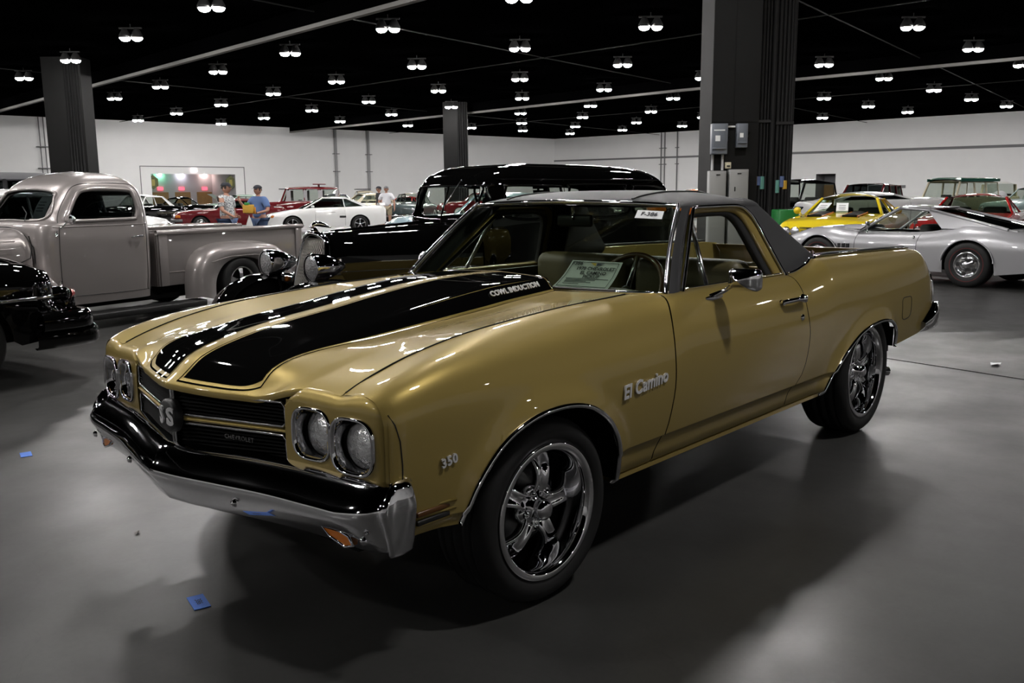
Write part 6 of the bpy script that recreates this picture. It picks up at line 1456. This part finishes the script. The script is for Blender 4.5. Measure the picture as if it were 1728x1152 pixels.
S = boxy(paint('pale_yellow_paint', (.58, .54, .36), rough=.4), cat='off-roader'); S['gh'] = dict(S['gh'], zr=1.76)
t = gcar('off_roader', 'pale yellow boxy off-roader beside the green-roofed one', at(1684, 44), -165, S); chrome_front(t, dict(nose=2.2, tail=-2.2), z=.88)
lathe('spare_wheel', [(.0005, -.1), (.33, -.1), (.36, 0), (.33, .1), (.0005, .1)], mat('spare_cover', (.55, .55, .56), rough=.3), t, n=20, axis='x', c=(-2.32, 0, 1.05))
S = muscle(REDP); S['gh'] = dict(S['gh'], c1=-.62, c0=-1.35, cw=.55, cwt=.05, b=(), bt=(), glass=GLASS_GREEN, seats=(-.3,))
rc = gcar('coupe', 'bright red coupe with white window tag behind the silver sports coupe', at(1648, 18.6), 8, S, 1.2); chrome_front(rc, dict(nose=2.36, tail=-2.5), lamps_y=(.52, .70), z=.64)
S = muscle(mat('oxblood_paint', (.05, .004, .006), rough=.4, coat=1.0), wheel='five'); t = gcar('coupe', 'oxblood coupe parked behind the silver sports coupe tail', at(1862, 23), -60, S); chrome_front(t, dict(nose=2.36, tail=-2.5), lamps_y=(.52, .70), z=.64)
S = fifties(paint('teal_white_paint', (.40, .52, .52), rough=.4)); t = gcar('sedan', 'pale teal sedan roof behind the pale yellow off-roader', at(1748, 36), -20, S); chrome_front(t, S)
S = fifties(mat('black_green_paint', (.004, .006, .005), rough=.4, coat=1.0)); t = gcar('sedan', 'dark sedan roof between the black wagon and the column', at(1118, 50), -48, S); chrome_front(t, S)
ORP = paint('orange_paint', (.62, .16, .02), rough=.4); S = boxy(ORP, cat='pickup truck', R=.36); S['gh'] = dict(S['gh'], zr=1.52, glass=GLASS_DARK, c1=-.5, c0=-.7, b=(), bt=(), seats=(-.1,)); t = gcar('pickup_truck', 'orange pickup roof showing beside the grey cabinets', at(1182, 38), -48, S); bumper_bar(t, 2.25, .84, .52, .14)
# ================================================================ people
SKIN = mat('skin', (.42, .22, .15), rough=.55); HAIR = mat('dark_hair', (.03, .02, .015), rough=.7)
def skin_mesh(name, joints, edges, m, parent, sub=2):
    V = [j[:3] for j in joints]; me = bpy.data.meshes.new(name); me.from_pydata(V, edges, []); me.update()
    o = bpy.data.objects.new(name, me); COL.objects.link(o)
    md = o.modifiers.new('skin', 'SKIN'); md.use_smooth_shade = True
    lay = me.skin_vertices[0].data if me.skin_vertices else None
    if lay is None:
        bm = bmesh.new(); bm.from_mesh(me); bm.verts.layers.skin.verify(); bm.to_mesh(me); bm.free(); lay = me.skin_vertices[0].data
    for k, j in enumerate(joints): lay[k].radius = (j[3], j[4] if len(j) > 4 else j[3]); lay[k].use_root = (k == 0)
    sb = o.modifiers.new('sub', 'SUBSURF'); sb.levels = sub; sb.render_levels = sub
    dg = bpy.context.evaluated_depsgraph_get(); me2 = bpy.data.meshes.new_from_object(o.evaluated_get(dg))
    bpy.data.objects.remove(o)
    return link(name, me2, m, parent)
def hand_chains(J, E, wrist, idx, d, side, curl=.3):
    # palm and five fingers in direction d (unit), side = thumb side unit vector
    d = np.array(d, float); d /= np.linalg.norm(d); s_ = np.array(side, float); s_ = s_ - (s_ @ d) * d; s_ /= np.linalg.norm(s_); n_ = np.cross(d, s_)
    w_ = np.array(wrist, float); J.append((*(w_ + d * .06), .034, .018)); E.append((idx, len(J) - 1)); pk = len(J) - 1
    for k, (off, ln) in enumerate(((.030, .068), (.011, .078), (-.009, .073), (-.028, .056))):
        b = w_ + d * .095 + s_ * off; J.append((*b, .010)); E.append((pk, len(J) - 1)); c = b + (d * math.cos(curl) + n_ * math.sin(curl)) * ln * .55; J.append((*c, .0088)); E.append((len(J) - 2, len(J) - 1))
        e = c + (d * math.cos(curl * 2.4) + n_ * math.sin(curl * 2.4)) * ln * .5; J.append((*e, .0072)); E.append((len(J) - 2, len(J) - 1))
    b = w_ + d * .045 + s_ * .040; J.append((*b, .013)); E.append((pk, len(J) - 1)); J.append((*(b + d * .035 + s_ * .022), .010)); E.append((len(J) - 2, len(J) - 1)); J.append((*(b + d * .062 + s_ * .026), .008)); E.append((len(J) - 2, len(J) - 1))
def person(label, loc, heading, shirt, pants, cap=None, hair=HAIR, L=None, Rr=None, belly=1.0, shorts=False, Hs=1.0):
    """facing +x. L/Rr: (elbow, wrist, hand dir) of left (+y) and right arms"""
    t = thing('person', label, 'person', loc, heading * D2R)
    L = L or ((.0, .29, 1.13), (.04, .30, .88), (.02, 0, -1)); Rr = Rr or ((.0, -.29, 1.13), (.04, -.30, .88), (.02, 0, -1))
    J = [(0, 0, .95, .15, .12), (0.01 * belly, 0, 1.10, .145 * belly, .115 * belly), (0, 0, 1.28, .165, .115), (-.01, 0, 1.42, .13, .09), (.0, 0, 1.50, .058), (.015, 0, 1.56, .055),
         (0, .19, 1.41, .062), (*L[0], .045), (*L[1], .030), (0, -.19, 1.41, .062), (*Rr[0], .045), (*Rr[1], .030),
         (0, .10, .88, .095), (.01, .11, .50, .062), (-.01, .11, .09, .042), (0, -.10, .88, .095), (.01, -.11, .50, .062), (-.01, -.11, .09, .042), (.13, .13, .045, .035), (.13, -.13, .045, .035)]
    E = [(0, 1), (1, 2), (2, 3), (3, 4), (4, 5), (3, 6), (6, 7), (7, 8), (3, 9), (9, 10), (10, 11), (0, 12), (12, 13), (13, 14), (0, 15), (15, 16), (16, 17), (14, 18), (17, 19)]
    hand_chains(J, E, L[1], 8, L[2], (1, 0, .2)); hand_chains(J, E, Rr[1], 11, Rr[2], (1, 0, .2))
    body = skin_mesh('body', J, E, SKIN, t)
    # head with features
    g = []
    for v in np.linspace(0, 1, 22):
        z = 1.535 + .235 * v; a = math.sin(math.pi * min(max(v * .93 + .035, 0), 1)) ** .55; row = []
        for k in range(28):
            q = 2 * math.pi * k / 28; c, s = math.cos(q), math.sin(q); rx = .098 * a * (1.0 if c > 0 else .98); ry = .076 * a * (1 - .18 * max(0, .35 - v) / .35)
            x = .018 + rx * c; y = ry * s
            if c > .80:
                x += .024 * math.exp(-((v - .46) / .07) ** 2) * math.exp(-(y / .014) ** 2)          # nose
                x -= .010 * math.exp(-((v - .56) / .05) ** 2) * math.exp(-((abs(y) - .032) / .016) ** 2)  # eye sockets
                x += .006 * math.exp(-((v - .27) / .035) ** 2) * math.exp(-(y / .025) ** 2)         # mouth
                x += .006 * math.exp(-((v - .10) / .07) ** 2)                                        # chin
            row.append((x, y, z))
        g.append(row)
    hd = grid('head', np.array(g), SKIN, body, cv=True)
    for s in (1, -1):
        lathe('eye', [(.0005, .007), (.006, .004), (.009, -.002)], BLACK, body, n=8, axis='x', c=(.103, s * .032, 1.668)); tube('ear', [(.02, s * .076, 1.68), (.0, s * .084, 1.665), (.01, s * .08, 1.62)], .011, SKIN, body, 6)
    hg = []
    for v in np.linspace(.42, 1, 10):
        z = 1.535 + .235 * v; a = math.sin(math.pi * (v * .93 + .035)) ** .55 + .05
        hg.append([(.014 + .100 * a * c - .004, .080 * a * s, z + .004) for c, s in ((math.cos(q), math.sin(q)) for q in np.linspace(.35 * math.pi, 1.65 * math.pi, 18))])
    grid('hair', np.array(hg), hair, t)
    # shirt and trousers as fitted shells
    J2 = [(0, 0, .90, .175 * (1 + .5 * (belly - 1)), .14 * belly), (.012 * belly, 0, 1.10, .168 * belly, .135 * belly), (0, 0, 1.28, .182, .130), (-.01, 0, 1.43, .155, .115), (0, 0, 1.485, .085)]
    E2 = [(0, 1), (1, 2), (2, 3), (3, 4)]
    for sh, el in ((6, 7), (9, 10)):
        a_, b_ = np.array(J[sh][:3]), np.array(J[el][:3]); J2.append((*(a_ + np.array([0, 0, .012])), .092)); E2.append((3, len(J2) - 1)); J2.append((*(a_ + (b_ - a_) * .45), .078)); E2.append((len(J2) - 2, len(J2) - 1)); J2.append((*(a_ + (b_ - a_) * .80), .080)); E2.append((len(J2) - 2, len(J2) - 1))
    skin_mesh('shirt', J2, E2, shirt, t)
    zl = .52 if shorts else .12
    J3 = [(0, 0, .96, .158, .128)]; E3 = []
    for s in (1, -1):
        J3.append((0, s * .10, .87, .112)); E3.append((0, len(J3) - 1)); J3.append((.01, s * .11, max(zl, .50), .09 if shorts else .078)); E3.append((len(J3) - 2, len(J3) - 1))
        if not shorts: J3.append((-.01, s * .11, .10, .066)); E3.append((len(J3) - 2, len(J3) - 1))
        box('shoe', -.09, .19, s * .12 - .05, s * .12 + .05, 0.0, .09, BLACK, t, .03)
    skin_mesh('shorts' if shorts else 'trousers', J3, E3, pants, t)
    if cap is not None:
        cg = []
        for v in np.linspace(0, 1, 8): a = math.cos(v * math.pi / 2); cg.append([(.012 + .112 * a * math.cos(q), .090 * a * math.sin(q), 1.705 + .085 * math.sin(v * math.pi / 2)) for q in np.linspace(0, 2 * math.pi, 25)[:-1]])
        cp = grid('cap', np.array(cg), cap, t, cv=True)
        grid('cap_brim', np.array([[(.09 + .095 * u * (1 - .5 * q * q), .075 * q * (1 - .15 * u), 1.710 - .015 * u - .012 * q * q) for q in np.linspace(-1, 1, 9)] for u in np.linspace(0, 1, 4)]), cap, cp)
    t.scale = (Hs * 1.12, Hs * 1.12, Hs)
    return t
def pattern_shirt():
    m = mat('white_print_shirt', (.55, .56, .56), rough=.8); nt = m.node_tree; b = nt.nodes['Principled BSDF']
    v = nt.nodes.new('ShaderNodeTexNoise'); v.inputs['Scale'].default_value = 34; v.inputs['Detail'].default_value = 2; tc = nt.nodes.new('ShaderNodeTexCoord'); r = nt.nodes.new('ShaderNodeValToRGB')
    r.color_ramp.elements[0].position = .42; r.color_ramp.elements[0].color = (.10, .11, .13, 1); r.color_ramp.elements[1].position = .5; r.color_ramp.elements[1].color = (.62, .63, .63, 1)
    nt.links.new(tc.outputs['Object'], v.inputs['Vector']); nt.links.new(v.outputs['Fac'], r.inputs[0]); nt.links.new(r.outputs[0], b.inputs['Base Color']); return m
DENIM = mat('denim', (.05, .08, .16), rough=.85); KHAKI = mat('khaki', (.36, .30, .20), rough=.85); DCAP = mat('dark_cap', (.02, .022, .03), rough=.8)
person('person in white patterned shirt and dark cap standing beyond the pickup bed', at(381, 20.0), 122, pattern_shirt(), DENIM, DCAP, belly=1.15, Hs=.975, Rr=((.05, -.30, 1.15), (.26, -.22, 1.0), (1, .1, 0)))
pm = person('person in blue t-shirt and black cap gesturing with one raised hand', at(436, 21.5), 15, mat('blue_shirt', (.10, .17, .36), rough=.85), DENIM, DCAP, Hs=.95, Rr=((.06, -.34, 1.16), (.22, -.36, 1.36), (.3, -.1, 1)), L=((.05, .32, 1.14), (.26, .20, 1.08), (1, -.5, 0)))
fo = Matrix.Rotation(15 * D2R, 3, 'Z') @ Vector((.46, .10, 1.10)); p0 = at(436, 21.5)
fb = thing('folder_bundle', 'yellow bundle of folders held by the person in blue', 'folder', (p0[0] + fo.x, p0[1] + fo.y, 1.03), 15 * D2R)
YF = mat('yellow_folder', (.60, .34, .04), rough=.6)
box('folder', -.03, .03, -.17, .15, 0, .20, YF, fb, .01); box('folder', -.05, -.02, -.14, .18, -.02, .14, mat('orange_folder', (.55, .22, .03), rough=.6), fb, .01); box('green_card', -.02, .04, -.10, .02, .19, .25, mat('green_card', (.04, .25, .05)), fb, .005)
bgp = thing('carrier_bag', 'white plastic bag hanging below the yellow folders', 'bag', (p0[0] + fo.x, p0[1] + fo.y, .47), 15 * D2R)
grid('bag', np.array([[((.05 + .02 * math.sin(5 * a_)) * r_ * math.cos(a_), .12 * r_ * math.sin(a_), z) for a_ in np.linspace(0, 2 * math.pi, 17)[:-1]] for z, r_ in ((0, .55), (.02, .95), (.15, 1.0), (.30, .75), (.42, .35), (.47, .15))]), mat('white_plastic', (.6, .6, .58), rough=.5), bgp, cv=True)
tube('bag_handle', [(0, -.02, .44), (0, 0, .50), (0, .02, .44)], .008, mat('white_plastic', (.6, .6, .58)), bgp, 6)
person('person in white t-shirt and khaki shorts near the white coupe tail', at(652, 38.0), 40, mat('white_tee', (.72, .72, .76), rough=.85), KHAKI, mat('grey_cap', (.16, .16, .17), rough=.8), belly=1.18, shorts=True, Hs=1.02)
person('person in black shirt and khaki shorts standing behind the one in white', at(640, 40.5), -20, mat('black_tee', (.015, .015, .016), rough=.85), KHAKI, DCAP, shorts=True, Hs=1.03)
